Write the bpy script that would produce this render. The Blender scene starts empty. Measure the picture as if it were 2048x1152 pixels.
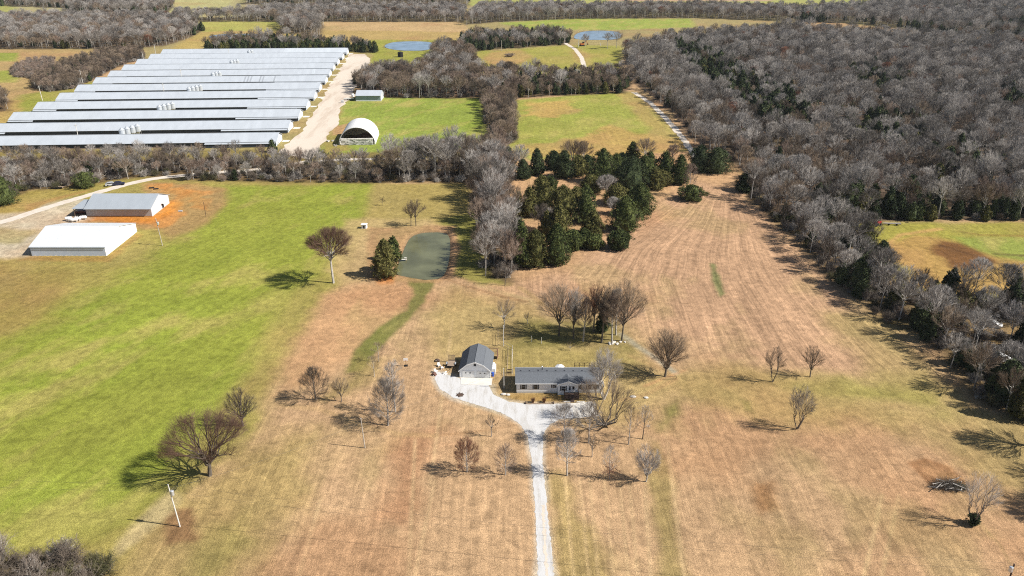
import bpy, bmesh, math, random
import numpy as np
from mathutils import Vector, Matrix
from mathutils.geometry import tessellate_polygon

# ------------------------------------------------------------------ camera, sky, sun
sc = bpy.context.scene
CH, CF, CP = 92.0, 1560.0, math.radians(24.4)
SP, CPc = math.sin(CP), math.cos(CP)
cam = bpy.data.objects.new('camera', bpy.data.cameras.new('camera'))
sc.collection.objects.link(cam); sc.camera = cam
cam.location = (0, 0, CH); cam.rotation_euler = (math.pi/2-CP, 0, 0)
cam.data.sensor_width = 36; cam.data.lens = 36*CF/2048
cam.data.clip_start = 1; cam.data.clip_end = 20000
SUN_EL, SUN_AZ = math.radians(43), math.radians(101)     # azimuth clockwise from +Y
world = bpy.data.worlds.new('World'); sc.world = world; world.use_nodes = True
wn = world.node_tree; wn.nodes.clear()
sky = wn.nodes.new('ShaderNodeTexSky'); sky.sky_type = 'NISHITA'; sky.sun_disc = False
sky.sun_elevation = SUN_EL; sky.sun_rotation = SUN_AZ
bg = wn.nodes.new('ShaderNodeBackground'); bg.inputs[1].default_value = 0.058
wo = wn.nodes.new('ShaderNodeOutputWorld')
wn.links.new(sky.outputs[0], bg.inputs[0]); wn.links.new(bg.outputs[0], wo.inputs[0])
sun = bpy.data.objects.new('sun', bpy.data.lights.new('sun', 'SUN')); sc.collection.objects.link(sun)
sun.data.energy = 5.0; sun.data.angle = math.radians(0.5); sun.data.color = (1, .95, .87)
sd = Vector((math.sin(SUN_AZ)*math.cos(SUN_EL), math.cos(SUN_AZ)*math.cos(SUN_EL), math.sin(SUN_EL)))
sun.rotation_euler = sd.to_track_quat('Z', 'Y').to_euler(); sun.location = (0, 0, 300)
sc.view_settings.view_transform = 'Standard'; sc.view_settings.look = 'None'
sc.view_settings.exposure = 0.66; sc.view_settings.gamma = 1
sc.view_settings.use_curve_mapping = False
sc.cycles.use_denoising = False; sc.cycles.filter_width = 1.1
sc.cycles.max_bounces = 5; sc.cycles.diffuse_bounces = 2; sc.cycles.sample_clamp_indirect = 4

# ------------------------------------------------------------------ helpers
C = sc.collection
R = random.Random(7)
def G(x, y, z=0.0):
    """photo pixel (2048 wide) -> point of the horizontal plane at height z, where the thing really stands"""
    v = (y-576)/CF; u = (x-1024)/CF; t = (CH-z)/(SP+v*CPc)
    return (t*u, t*(CPc-v*SP))
def to_px(X, Y, z=0.0):
    h = CH-z; zc = h*SP+Y*CPc
    return 1024+CF*X/zc, 576+CF*(h*CPc-Y*SP)/zc
def scale_at(X, Y): return CF/(CH*SP+Y*CPc)
def hgt(bx, by, top):
    X, Y = G(bx, by); lo, hi = 0., 60.
    for _ in range(30):
        m = (lo+hi)/2
        if to_px(X, Y, m)[1] > top: lo = m
        else: hi = m
    return lo
def srgb(c, k=1.0):
    return tuple(((v/255/12.92) if v/255 <= .04045 else ((v/255+.055)/1.055)**2.4)*k for v in c)
def tag(o, label=None, cat=None, group=None, kind=None):
    if label: o['label'] = label
    if cat: o['category'] = cat
    if group: o['group'] = group
    if kind: o['kind'] = kind
    return o
def link_mesh(name, me, parent=None, loc=None, rz=None):
    o = bpy.data.objects.new(name, me); C.objects.link(o)
    if parent: o.parent = parent
    if loc is not None: o.location = loc
    if rz is not None: o.rotation_euler = (0, 0, rz)
    return o
def thing(name, label, cat, loc=(0, 0, 0), rz=0, group=None):
    o = bpy.data.objects.new(name, None); C.objects.link(o); o.empty_display_size = .3
    o.location = loc; o.rotation_euler = (0, 0, rz)
    return tag(o, label, cat, group)

class MB:
    def __init__(s): s.v = []; s.f = []
    def poly(s, pts):
        n = len(s.v); s.v += [tuple(p) for p in pts]; s.f.append(tuple(range(n, n+len(pts)))); return s
    def box(s, x0, x1, y0, y1, z0, z1):
        n = len(s.v)
        s.v += [(x0,y0,z0),(x1,y0,z0),(x1,y1,z0),(x0,y1,z0),(x0,y0,z1),(x1,y0,z1),(x1,y1,z1),(x0,y1,z1)]
        s.f += [tuple(n+i for i in q) for q in ((0,3,2,1),(4,5,6,7),(0,1,5,4),(1,2,6,5),(2,3,7,6),(3,0,4,7))]
        return s
    def prism(s, prof, a0, a1, axis='y'):
        """profile [(u,z)] extruded along axis between a0 and a1"""
        n = len(s.v); m = len(prof)
        P3 = (lambda u, z, a: (u, a, z)) if axis == 'y' else (lambda u, z, a: (a, u, z))
        s.v += [P3(u, z, a0) for u, z in prof]+[P3(u, z, a1) for u, z in prof]
        for i in range(m):
            j = (i+1) % m; s.f.append((n+i, n+j, n+m+j, n+m+i))
        s.f.append(tuple(n+i for i in range(m))[::-1]); s.f.append(tuple(n+m+i for i in range(m)))
        return s
    def tube(s, p0, p1, r0, r1=None, n=6, cap=True):
        r1 = r0 if r1 is None else r1
        p0, p1 = Vector(p0), Vector(p1); d = (p1-p0)
        if d.length < 1e-6: return s
        d.normalize(); a = Vector((0,0,1)) if abs(d.z) < .9 else Vector((1,0,0))
        u = d.cross(a).normalized(); w = d.cross(u); k = len(s.v)
        for p, r in ((p0, r0), (p1, r1)):
            for i in range(n):
                t = 2*math.pi*i/n; s.v.append(tuple(p+u*math.cos(t)*r+w*math.sin(t)*r))
        for i in range(n):
            j = (i+1) % n; s.f.append((k+i, k+j, k+n+j, k+n+i))
        if cap: s.f.append(tuple(k+i for i in range(n))[::-1]); s.f.append(tuple(k+n+i for i in range(n)))
        return s
    def lathe(s, prof, n=12, c=(0,0,0), axis='z'):
        k = len(s.v)
        for r, z in prof:
            for i in range(n):
                t = 2*math.pi*i/n
                p = (r*math.cos(t), r*math.sin(t), z)
                if axis == 'x': p = (p[2], p[0], p[1])
                s.v.append((p[0]+c[0], p[1]+c[1], p[2]+c[2]))
        for q in range(len(prof)-1):
            for i in range(n):
                j = (i+1) % n; s.f.append((k+q*n+i, k+q*n+j, k+(q+1)*n+j, k+(q+1)*n+i))
        s.f.append(tuple(k+i for i in range(n))[::-1]); s.f.append(tuple(k+(len(prof)-1)*n+i for i in range(n)))
        return s
    def mesh(s, name, mat):
        me = bpy.data.meshes.new(name); me.from_pydata(s.v, [], s.f); me.materials.append(mat)
        bm = bmesh.new(); bm.from_mesh(me); bmesh.ops.recalc_face_normals(bm, faces=bm.faces); bm.to_mesh(me); bm.free()
        return me
    def build(s, name, mat, parent=None, loc=None, rz=None, smooth=False):
        me = s.mesh(name, mat)
        if smooth: me.polygons.foreach_set('use_smooth', [True]*len(me.polygons))
        return link_mesh(name, me, parent, loc, rz)

# ------------------------------------------------------------------ materials
def nt(name):
    m = bpy.data.materials.new(name); m.use_nodes = True
    n = m.node_tree; b = n.nodes['Principled BSDF']; b.inputs['Specular IOR Level'].default_value = .2
    return m, n, b
def mat(name, col, rough=.8, metal=0., var=.12, scale=3., bump=0., bscale=20., spec=.2, stretch=(1,1,1)):
    m, n, b = nt(name); L = n.links
    tc = n.nodes.new('ShaderNodeTexCoord'); mp = n.nodes.new('ShaderNodeMapping'); mp.inputs['Scale'].default_value = stretch
    L.new(tc.outputs['Object'], mp.inputs[0])
    nz = n.nodes.new('ShaderNodeTexNoise'); nz.inputs['Scale'].default_value = scale; nz.inputs['Detail'].default_value = 6
    L.new(mp.outputs[0], nz.inputs[0])
    mr = n.nodes.new('ShaderNodeMapRange'); mr.inputs[1].default_value = .3; mr.inputs[2].default_value = .7
    mr.inputs[3].default_value = 1-var; mr.inputs[4].default_value = 1+var; L.new(nz.outputs[0], mr.inputs[0])
    mx = n.nodes.new('ShaderNodeVectorMath'); mx.operation = 'MULTIPLY'
    mx.inputs[0].default_value = col[:3]; L.new(mr.outputs[0], mx.inputs[1])
    L.new(mx.outputs[0], b.inputs['Base Color'])
    b.inputs['Roughness'].default_value = rough; b.inputs['Metallic'].default_value = metal
    b.inputs['Specular IOR Level'].default_value = spec
    if bump:
        n2 = n.nodes.new('ShaderNodeTexNoise'); n2.inputs['Scale'].default_value = bscale; n2.inputs['Detail'].default_value = 3
        L.new(mp.outputs[0], n2.inputs[0])
        bp = n.nodes.new('ShaderNodeBump'); bp.inputs['Strength'].default_value = bump; bp.inputs['Distance'].default_value = .05
        L.new(n2.outputs[0], bp.inputs['Height']); L.new(bp.outputs[0], b.inputs['Normal'])
    return m
def mat_metal(name, col, rib=2.0, axis='X', rough=.42, metal=.25, var=.06):
    """ribbed sheet metal with weather streaks running down the slope"""
    m = mat(name, col, rough, metal, var, .35, spec=.5, stretch=((1, .12, 1) if axis == 'X' else (.12, 1, 1)))
    n = m.node_tree; b = n.nodes['Principled BSDF']
    tc = n.nodes.new('ShaderNodeTexCoord'); wv = n.nodes.new('ShaderNodeTexWave'); wv.bands_direction = axis
    wv.inputs['Scale'].default_value = rib; n.links.new(tc.outputs['Object'], wv.inputs[0])
    bp = n.nodes.new('ShaderNodeBump'); bp.inputs['Strength'].default_value = .5; bp.inputs['Distance'].default_value = .03
    n.links.new(wv.outputs['Fac'], bp.inputs['Height']); n.links.new(bp.outputs[0], b.inputs['Normal'])
    return m
def mat_foliage(name, dark, light, per_object=.35, spec=.15):
    m, n, b = nt(name); L = n.links
    oi = n.nodes.new('ShaderNodeObjectInfo'); tc = n.nodes.new('ShaderNodeTexCoord')
    nz = n.nodes.new('ShaderNodeTexNoise'); nz.inputs['Scale'].default_value = .9; nz.inputs['Detail'].default_value = 5
    L.new(tc.outputs['Object'], nz.inputs[0])
    mr = n.nodes.new('ShaderNodeMapRange'); mr.inputs[1].default_value = .35; mr.inputs[2].default_value = .65; L.new(nz.outputs[0], mr.inputs[0])
    ad = n.nodes.new('ShaderNodeMath'); ad.operation = 'MULTIPLY_ADD'; ad.inputs[1].default_value = per_object*2
    L.new(oi.outputs['Random'], ad.inputs[0])
    sb = n.nodes.new('ShaderNodeMath'); sb.operation = 'SUBTRACT'; sb.inputs[1].default_value = per_object; L.new(mr.outputs[0], sb.inputs[0])
    L.new(sb.outputs[0], ad.inputs[2])
    cl = n.nodes.new('ShaderNodeClamp'); L.new(ad.outputs[0], cl.inputs[0])
    mx = n.nodes.new('ShaderNodeMix'); mx.data_type = 'RGBA'
    mx.inputs['A'].default_value = (*dark, 1); mx.inputs['B'].default_value = (*light, 1)
    L.new(cl.outputs[0], mx.inputs['Factor']); L.new(mx.outputs['Result'], b.inputs['Base Color'])
    b.inputs['Roughness'].default_value = .8; b.inputs['Specular IOR Level'].default_value = spec
    return m
M = {}
M['bark_grey'] = mat_foliage('bark_grey', (.22,.20,.18), (.52,.49,.45), .4)
M['bark_pale'] = mat_foliage('bark_pale', (.34,.32,.29), (.55,.52,.48), .4)
M['bark_dark'] = mat_foliage('bark_dark', (.09,.075,.06), (.17,.145,.12), .4)
M['twig_grey'] = mat_foliage('twig_grey', (.15,.132,.115), (.43,.395,.36), .65)
M['twig_brown'] = mat_foliage('twig_brown', (.14,.105,.075), (.31,.24,.175), .6)
M['twig_red'] = mat_foliage('twig_red', (.17,.085,.055), (.33,.17,.11), .4)
M['twig_pale'] = mat_foliage('twig_pale', (.27,.24,.22), (.44,.41,.38), .4)
M['twig_rust'] = mat_foliage('twig_rust', (.115,.07,.05), (.20,.125,.09), .4)
M['twig_thin'] = mat_foliage('twig_thin', (.12,.095,.075), (.22,.185,.155), .4)
M['twig_dark'] = mat_foliage('twig_dark', (.08,.065,.05), (.15,.12,.095), .4)
M['twig_rose'] = mat_foliage('twig_rose', (.17,.122,.095), (.33,.25,.195), .4)
M['cedar'] = mat_foliage('cedar_green', (.028,.042,.013), (.115,.135,.04), .35)
M['cedar_olive'] = mat_foliage('cedar_olive', (.05,.055,.016), (.17,.155,.05), .35)
M['cedar_dark'] = mat_foliage('cedar_dark', (.018,.03,.013), (.075,.095,.038), .35)
M['brush_olive'] = mat_foliage('brush_olive', (.06,.06,.028), (.16,.145,.07), .4)
M['roof_galv'] = mat_metal('galvanised_roof', (.45,.485,.525), 1.2, 'X', .5, .1)
M['roof_galv2'] = mat_metal('galvanised_roof_dull', (.33,.355,.385), 1.2, 'X', .5, .1)
M['roof_white'] = mat_metal('white_metal_roof', (.56,.58,.60), 1.6, 'X', .5, 0, .03)
M['roof_grey'] = mat_metal('grey_metal_roof', (.34,.375,.41), 1.6, 'X', .5, .1, .05)
M['wall_galv'] = mat_metal('galvanised_wall', (.42,.42,.43), 2.2, 'X', .5, .15)
M['wall_white'] = mat_metal('white_metal_wall', (.52,.55,.60), 2.2, 'Y', .55, 0, .04)
M['wall_blue'] = mat_metal('bluish_metal_wall', (.52,.59,.69), 2.2, 'X', .55, 0, .05)
M['curtain'] = mat('dark_curtain', (.045,.055,.07), .6)
M['white'] = mat('white_paint', (.78,.78,.77), .5, var=.05)
M['offwhite'] = mat('cream_siding', (.68,.66,.62), .6, var=.05)
M['shingle'] = mat('slate_grey_shingles', (.115,.125,.14), .9, var=.28, scale=9, bump=.4, bscale=14, stretch=(.5,1,1))
M['siding'] = mat('light_grey_siding', (.80,.82,.84), .65, var=.05, stretch=(.2,1,6))
M['dark'] = mat('dark_glass', (.015,.018,.024), .15, spec=.5)
M['black'] = mat('black_rubber', (.015,.015,.016), .7)
M['shutter'] = mat('charcoal_shutter', (.035,.037,.045), .6)
M['wood'] = mat('weathered_wood', (.30,.23,.17), .85, var=.3, scale=6)
M['wood_dark'] = mat('dark_stained_wood', (.075,.05,.04), .8, var=.3, scale=6)
M['pole_wood'] = mat('grey_pole_wood', (.42,.38,.33), .85, var=.2, scale=2)
M['pole_bright'] = mat('sunbleached_pole_wood', (.62,.60,.56), .8, var=.15, scale=2)
M['steel'] = mat('galvanised_steel', (.62,.64,.66), .35, metal=.5, spec=.5)
M['bin'] = mat('bright_bin_steel', (.46,.49,.52), .4, metal=.25, spec=.5, var=.08, scale=2)
M['concrete'] = mat('pale_concrete', (.58,.55,.50), .85, var=.08, scale=.8, bump=.1)
M['block'] = mat_foliage('concrete_block', (.44,.43,.40), (.80,.78,.74), .5)
M['fabric'] = mat('white_fabric_cover', (.82,.82,.82), .6, var=.03, scale=.3)
_n = M['fabric'].node_tree; _b = _n.nodes['Principled BSDF']; _t = _n.nodes.new('ShaderNodeBsdfTranslucent'); _t.inputs[0].default_value = (.85,.82,.76,1)
_m = _n.nodes.new('ShaderNodeMixShader'); _m.inputs[0].default_value = .22; _n.links.new(_b.outputs[0], _m.inputs[1]); _n.links.new(_t.outputs[0], _m.inputs[2]); _n.links.new(_m.outputs[0], _n.nodes['Material Output'].inputs['Surface'])
M['straw'] = mat('brown_litter_heap', (.10,.06,.045), .95, var=.3, scale=2, bump=.5)
M['tan_wall'] = mat('tan_back_wall', (.72,.62,.44), .8)
M['blue'] = mat('blue_plastic', (.02,.08,.42), .4, spec=.4)
M['red'] = mat('red_paint', (.50,.02,.02), .4, spec=.4)
M['orange'] = mat('rusty_orange_paint', (.42,.13,.03), .6)
M['rust'] = mat('rusty_brown_sheet', (.13,.07,.055), .8, var=.25)
M['wire'] = mat('dark_wire', (.05,.05,.05), .5)
M['rock'] = mat('pale_limestone', (.52,.49,.45), .9, var=.2, scale=1.5)
M['soil'] = mat('dark_soil', (.09,.06,.045), .95, var=.3)

# ------------------------------------------------------------------ ground: numpy painting of real soil and grass colours
_rs = np.random.RandomState(3); _T = _rs.rand(256, 256).astype(np.float32)
def vnoise(x, y):
    xi = np.floor(x).astype(np.int64); yi = np.floor(y).astype(np.int64)
    fx = x-xi; fy = y-yi; fx = fx*fx*(3-2*fx); fy = fy*fy*(3-2*fy)
    a = _T[xi & 255, yi & 255]; b = _T[(xi+1) & 255, yi & 255]; c = _T[xi & 255, (yi+1) & 255]; d = _T[(xi+1) & 255, (yi+1) & 255]
    return (a*(1-fx)+b*fx)*(1-fy)+(c*(1-fx)+d*fx)*fy
def fbm(x, y, s, o=4):
    r = 0; a = .5; t = 0
    for i in range(o):
        r = r+a*vnoise(x/s+17.3*i, y/s+5.1*i); t += a; a *= .55; s *= .5
    return r/t
rows_px = np.concatenate([np.arange(1262, 560, -3.2), np.arange(560, -64, -2.2)])
v_ = (rows_px-576)/CF; t_ = CH/(SP+v_*CPc); Yr = t_*(CPc-v_*SP)
Yr = np.concatenate([[-700, -300, -60, 0, 45], Yr, [1900, 2600, 4500]])
cols_px = np.concatenate([[-14000, -7000, -3500, -1800, -900, -450, -220], np.arange(-110, 2160, 3.6), [2270, 2500, 2950, 3900, 6000, 10000, 16000]])
zc_ = np.maximum(CH*SP+Yr*CPc, 120.)
GX = (cols_px[None, :]-1024)/CF*zc_[:, None]; GY = np.repeat(Yr[:, None], len(cols_px), 1)
GX = np.clip(GX, -5200, 5200)
GX = GX.ravel(); GY = GY.ravel()
EDGE = (fbm(GX, GY, 9, 4)-.5)        # ragged edges
EDGE2 = (fbm(GX+500, GY, 45, 4)-.5)
def in_poly(X, Y, P):
    ins = np.zeros(X.shape, bool); n = len(P)
    for i in range(n):
        x1, y1 = P[i]; x2, y2 = P[(i+1) % n]
        if y1 == y2: continue
        c = ((y1 > Y) != (y2 > Y)) & (X < (x2-x1)*(Y-y1)/(y2-y1)+x1); ins ^= c
    return ins
def dist_line(X, Y, P, closed=False):
    d = np.full(X.shape, 1e9); n = len(P)
    for i in range(n if closed else n-1):
        x1, y1 = P[i]; x2, y2 = P[(i+1) % n]; dx, dy = x2-x1, y2-y1; L2 = dx*dx+dy*dy+1e-9
        t = np.clip(((X-x1)*dx+(Y-y1)*dy)/L2, 0, 1)
        d = np.minimum(d, np.hypot(X-(x1+t*dx), Y-(y1+t*dy)))
    return d
def W(px): return [G(*p) for p in px]
def bbox_sel(P, m):
    xs = [p[0] for p in P]; ys = [p[1] for p in P]
    return np.where((GX > min(xs)-m) & (GX < max(xs)+m) & (GY > min(ys)-m) & (GY < max(ys)+m))[0]
COL = np.tile(np.array(srgb((206, 170, 130)), np.float32), (len(GX), 1))
MOW = GX.astype(np.float32).copy(); MS = np.full(len(GX), .40, np.float32)       # mowing coordinate (m across the swaths) and its strength
def paint(px, col, soft=3., rag=6., alpha=1., mow=None, world=False):
    P = px if world else W(px); s = bbox_sel(P, soft*3+rag*2)
    if not len(s): return
    x, y = GX[s], GY[s]; d = dist_line(x, y, P, True); d = np.where(in_poly(x, y, P), -d, d)
    d = d+EDGE[s]*rag*2+EDGE2[s]*rag
    a = np.clip(.5-d/(2*soft), 0, 1); a = (a*a*(3-2*a)*alpha)[:, None]
    COL[s] = COL[s]*(1-a)+np.array(srgb(col))*a
    if mow is not None: MS[s] = MS[s]*(1-a[:, 0])+mow*a[:, 0]
def streak(px, col, w, soft=.6, alpha=1., rag=.5):
    P = W(px); s = bbox_sel(P, w+soft*4+3)
    if not len(s): return
    x, y = GX[s], GY[s]; d = dist_line(x, y, P)-w/2+EDGE[s]*rag*2
    a = (np.clip(.5-d/(2*soft), 0, 1)*alpha)[:, None]
    COL[s] = COL[s]*(1-a)+np.array(srgb(col))*a

WOOD = (92, 78, 66)
# far country
paint([(-9000,-40),(11000,-40),(11000,120),(-9000,120)], (176,160,110), 20, 30, mow=0)
paint([(-500,-5),(700,-5),(700,34),(-500,34)], (182,172,125), 15, 8, mow=0)
paint([(330,-6),(470,-6),(450,24),(340,30),(310,28)], (196,190,132), 6, 3)
paint([(470,-6),(640,-6),(640,14),(500,12)], (186,178,120), 6, 3)
paint([(-200,10),(30,12),(28,24),(-200,28)], (172,176,100), 6, 3)
paint([(900,-8),(2000,-8),(1850,12),(1560,16),(1000,14),(930,10)], (178,182,104), 6, 3)
paint([(1180,-14),(1700,-14),(1520,3),(1220,3)], (204,172,140), 6, 3)
paint([(380,40),(570,42),(585,60),(420,64),(360,60)], (184,182,98), 5, 3)
paint([(400,64),(600,60),(600,72),(640,80),(560,88),(480,98),(330,108),(350,92)], (196,172,104), 5, 3)
paint([(645,42),(925,44),(945,70),(940,100),(860,100),(700,98),(640,66)], (206,174,126), 5, 3)
paint([(640,60),(925,64),(945,80),(860,95),(760,100),(640,76)], (196,168,108), 5, 3)
paint([(740,80),(1000,80),(940,150),(760,160),(735,120)], (166,166,78), 4, 3)
paint([(995,46),(1150,37),(1380,37),(1392,54),(1240,60),(1060,58)], (166,178,86), 5, 2)
paint([(940,106),(1135,90),(1242,92),(1245,142),(1180,150),(960,148)], (170,166,82), 4, 2)
paint([(985,104),(1040,100),(1065,112),(1040,128),(985,130),(965,118)], (198,160,108), 4, 3, .7)
paint([(1140,88),(1180,108),(1190,140),(1150,120)], (190,162,104), 4, 2, .6)
paint([(1600,40),(1700,48),(1810,58),(1880,72),(2100,80),(2100,90),(1850,80),(1600,62)], (190,158,116), 4, 2)
# left of the poultry farm
paint([(-900,92),(290,100),(230,140),(130,160),(60,195),(0,235),(-900,260)], (194,164,112), 4, 3)
paint([(-400,104),(40,106),(34,122),(-400,126)], (160,168,78), 3, 2)
paint([(-400,150),(60,140),(30,165),(-400,175)], (165,168,80), 3, 2)
paint([(40,190),(200,160),(300,116),(340,100),(330,126),(200,190),(80,240),(0,285),(-900,300),(-900,240),(0,225)], (166,165,78), 4, 3)
paint([(-300,208),(40,200),(34,235),(-10,262),(-300,270)], (196,160,104), 3, 3, .7)
paint([(330,98),(700,100),(745,108),(700,200),(560,312),(-900,318),(-900,300),(0,275),(200,180)], (180,164,108), 3, 2, mow=0)
paint([(430,98),(700,98),(702,106),(430,106)], (150,150,80), 3, 2)
# fields in the middle
paint([(690,196),(740,192),(965,196),(985,290),(900,300),(700,310),(620,312),(660,262),(680,222)], (158,172,78), 3, 2, mow=.2)
paint([(640,270),(690,262),(700,300),(640,310)], (176,158,90), 2, 3, .8)
paint([(666,252),(700,246),(692,268),(660,272)], (206,166,120), 1.5, 2, .9)
paint([(1030,200),(1240,183),(1270,185),(1320,230),(1385,302),(1300,310),(1060,320),(1012,290)], (170,172,84), 3, 2, mow=.2)
paint([(1050,205),(1140,198),(1160,222),(1100,235),(1050,232)], (208,172,104), 3, 9, .85)
paint([(1220,250),(1385,290),(1300,312),(1080,312),(1030,290),(1150,280)], (202,166,102), 3, 9, .8)
paint([(1230,184),(1275,186),(1385,300),(1330,302)], (190,160,102), 3, 4, .7)
paint([(-900,298),(560,300),(640,306),(940,304),(940,350),(700,370),(-900,390)], (150,134,80), 3, 4, mow=0)
# the two barns and the near pasture
paint([(-900,370),(0,392),(100,372),(290,354),(560,366),(750,362),(742,420),(640,640),(500,860),(340,1000),(180,1290),(-900,1290)], (176,162,90), 4, 3, mow=.25)
paint([(440,372),(740,366),(738,410),(700,470),(640,530),(600,620),(545,720),(480,800),(420,880),(330,965),(180,1060),(40,1110),(-900,1290),(-900,620),(0,640),(180,580),(300,520),(350,480),(400,440),(450,400)], (160,166,70), 7, 7, mow=.25)
paint([(260,600),(420,560),(470,600),(330,700),(120,800),(-60,900),(-60,800),(120,700)], (158,170,68), 9, 8, .6)
paint([(0,1000),(200,900),(330,860),(330,930),(150,1060),(0,1080)], (160,170,70), 7, 8, .6)
paint([(-200,540),(150,540),(120,640),(-200,760)], (168,146,84), 6, 6, .8)
paint([(560,600),(640,560),(600,680),(480,820),(420,900),(360,960),(420,860),(500,740)], (182,166,96), 4, 5, .8)
paint([(290,366),(380,366),(440,378),(440,410),(400,450),(345,470),(312,455),(172,442),(165,430),(300,432),(340,402),(300,385)], (192,152,100), 2.5, 4, mow=0)
paint([(170,433),(306,434),(346,402),(388,400),(360,430),(312,447),(165,441)], (214,142,72), 1.4, 3)
paint([(200,432),(300,436),(330,418),(345,404),(372,402),(340,430),(300,443),(190,440)], (228,150,66), .8, 2, .8)
paint([(330,378),(400,374),(425,385),(400,410),(350,400)], (216,150,84), 1.5, 6, .8)
paint([(318,436),(350,426),(366,442),(330,456)], (214,150,84), 1.6, 4, .6)
paint([(380,374),(440,374),(455,400),(400,455),(340,480),(330,468)], (182,152,100), 3, 3, .8)
paint([(-200,450),(90,405),(160,395),(175,440),(120,450),(66,514),(-200,516)], (222,208,180), 2.5, 3, mow=0)
paint([(-60,462),(30,452),(70,462),(40,486),(-60,494)], (178,162,100), 2, 4, .7)
paint([(60,512),(214,512),(270,466),(285,470),(220,525),(40,520)], (178,142,80), 1.2, 1.5, .8)
paint([(-200,400),(60,380),(240,362),(180,372),(60,420),(-200,448)], (180,160,86), 2.5, 3)
paint([(60,410),(110,395),(200,376),(110,402),(60,418)], (194,140,84), 1.2, 2, .7)
for P_ in ([(345,378),(395,376),(425,388),(390,400),(350,392)],[(375,392),(425,396),(415,420),(380,415)],[(310,440),(352,424),(372,430),(345,452),(320,455)],[(300,372),(345,366),(350,372),(310,378)]):
    paint(P_, (220,154,86), .9, 3.5, .75)
# around the pond and the trees right of it
paint([(755,366),(945,366),(960,440),(900,452),(850,440),(760,470),(735,440)], (180,160,96), 3, 3, mow=.1)
paint([(880,440),(960,420),(1020,570),(960,572),(905,550),(900,470)], (158,152,80), 2, 3, mow=0)
paint([(700,440),(860,440),(770,480),(730,560),(690,560),(660,540)], (204,176,124), 3, 4, .8, mow=0)
paint([(740,455),(912,452),(914,520),(900,560),(760,566),(735,550)], (190,152,110), 1.5, 2, mow=0)
paint([(755,557),(785,552),(785,570),(758,570)], (218,140,74), .8, 1, .9)
paint([(650,590),(730,572),(822,570),(826,620),(745,676),(700,720),(600,770),(540,800),(565,720)], (214,170,126), 4, 4, mow=.1)
paint([(822,556),(866,562),(852,602),(820,640),(772,682),(722,742),(690,748),(714,702),(760,652),(806,622),(828,590)], (136,132,76), 1.0, 1.6, mow=0)
paint([(715,715),(760,720),(740,770),(690,790),(650,800),(690,750)], (170,152,92), 3, 3, .7)
paint([(1000,330),(1420,300),(1500,345),(1480,400),(1330,440),(1250,560),(1030,560)], (208,168,126), 3, 3, mow=.3)
# right field with contour swaths, yard, foreground tints
paint([(1250,440),(1400,360),(1520,400),(1600,500),(1750,640),(1850,740),(1600,740),(1400,700),(1250,640),(1080,600),(1020,575),(1130,540)], (204,165,130), 5, 4, mow=.62)
paint([(905,572),(1060,610),(1180,700),(1290,720),(1380,770),(1500,738),(1700,762),(1850,750),(1930,810),(1760,842),(1500,850),(1360,800),(1250,850),(1040,790),(1000,700),(880,720),(850,640)], (196,170,116), 5, 4, mow=.2)
paint([(1020,690),(1280,690),(1300,730),(1010,738)], (172,156,92), 3, 4, .7)
paint([(1000,792),(1170,786),(1130,806),(1040,804)], (188,150,88), 1.5, 2, .7)
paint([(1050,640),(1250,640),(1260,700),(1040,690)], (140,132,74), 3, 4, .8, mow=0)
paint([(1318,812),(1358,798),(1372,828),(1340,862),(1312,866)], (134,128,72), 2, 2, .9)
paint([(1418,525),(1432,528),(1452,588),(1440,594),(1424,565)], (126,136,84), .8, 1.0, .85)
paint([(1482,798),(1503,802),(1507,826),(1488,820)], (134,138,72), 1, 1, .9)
paint([(1560,772),(1700,764),(1860,788),(1870,806),(1700,806)], (160,152,82), 3, 3, .8)
paint([(1320,740),(1460,730),(1900,830),(1800,870),(1560,850),(1400,820)], (180,160,100), 5, 5, .6)
paint([(1088,960),(1112,950),(1200,1060),(1270,1300),(1112,1300)], (170,150,92), 2, 3, .7, mow=.6)
paint([(1300,880),(1326,876),(1400,1300),(1318,1300)], (156,140,84), 1.5, 2, .7)
paint([(812,880),(862,868),(852,960),(806,1030),(776,960)], (188,134,98), 4, 7, .55)
paint([(480,900),(640,860),(620,980),(440,1200),(240,1300),(180,1200),(300,1060)], (186,162,104), 5, 5, .8)
paint([(440,1060),(480,1040),(520,1080),(400,1180),(380,1160)], (156,146,84), 4, 4, .7)
paint([(340,1030),(375,1025),(385,1075),(330,1090)], (150,112,80), 1, 2, .8)
paint([(225,1100),(300,1020),(340,985),(350,1000),(300,1060),(240,1110)], (206,186,138), 1.2, 2, .8)
paint([(1500,960),(1545,965),(1560,1015),(1520,1030)], (160,118,78), 1.5, 2.5, .8)
paint([(1816,925),(1850,916),(1900,935),(1935,968),(1900,985),(1850,966)], (168,126,88), .6, .9)
paint([(1835,930),(1860,926),(1885,942),(1880,955),(1850,950)], (204,160,114), .8, .8, .8)
paint([(1850,820),(2300,830),(2300,1000),(2000,980),(1900,900)], (170,156,94), 4, 5, .6)
paint([(1630,620),(1800,640),(1900,790),(1780,780)], (176,160,96), 5, 5, .5)
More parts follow.
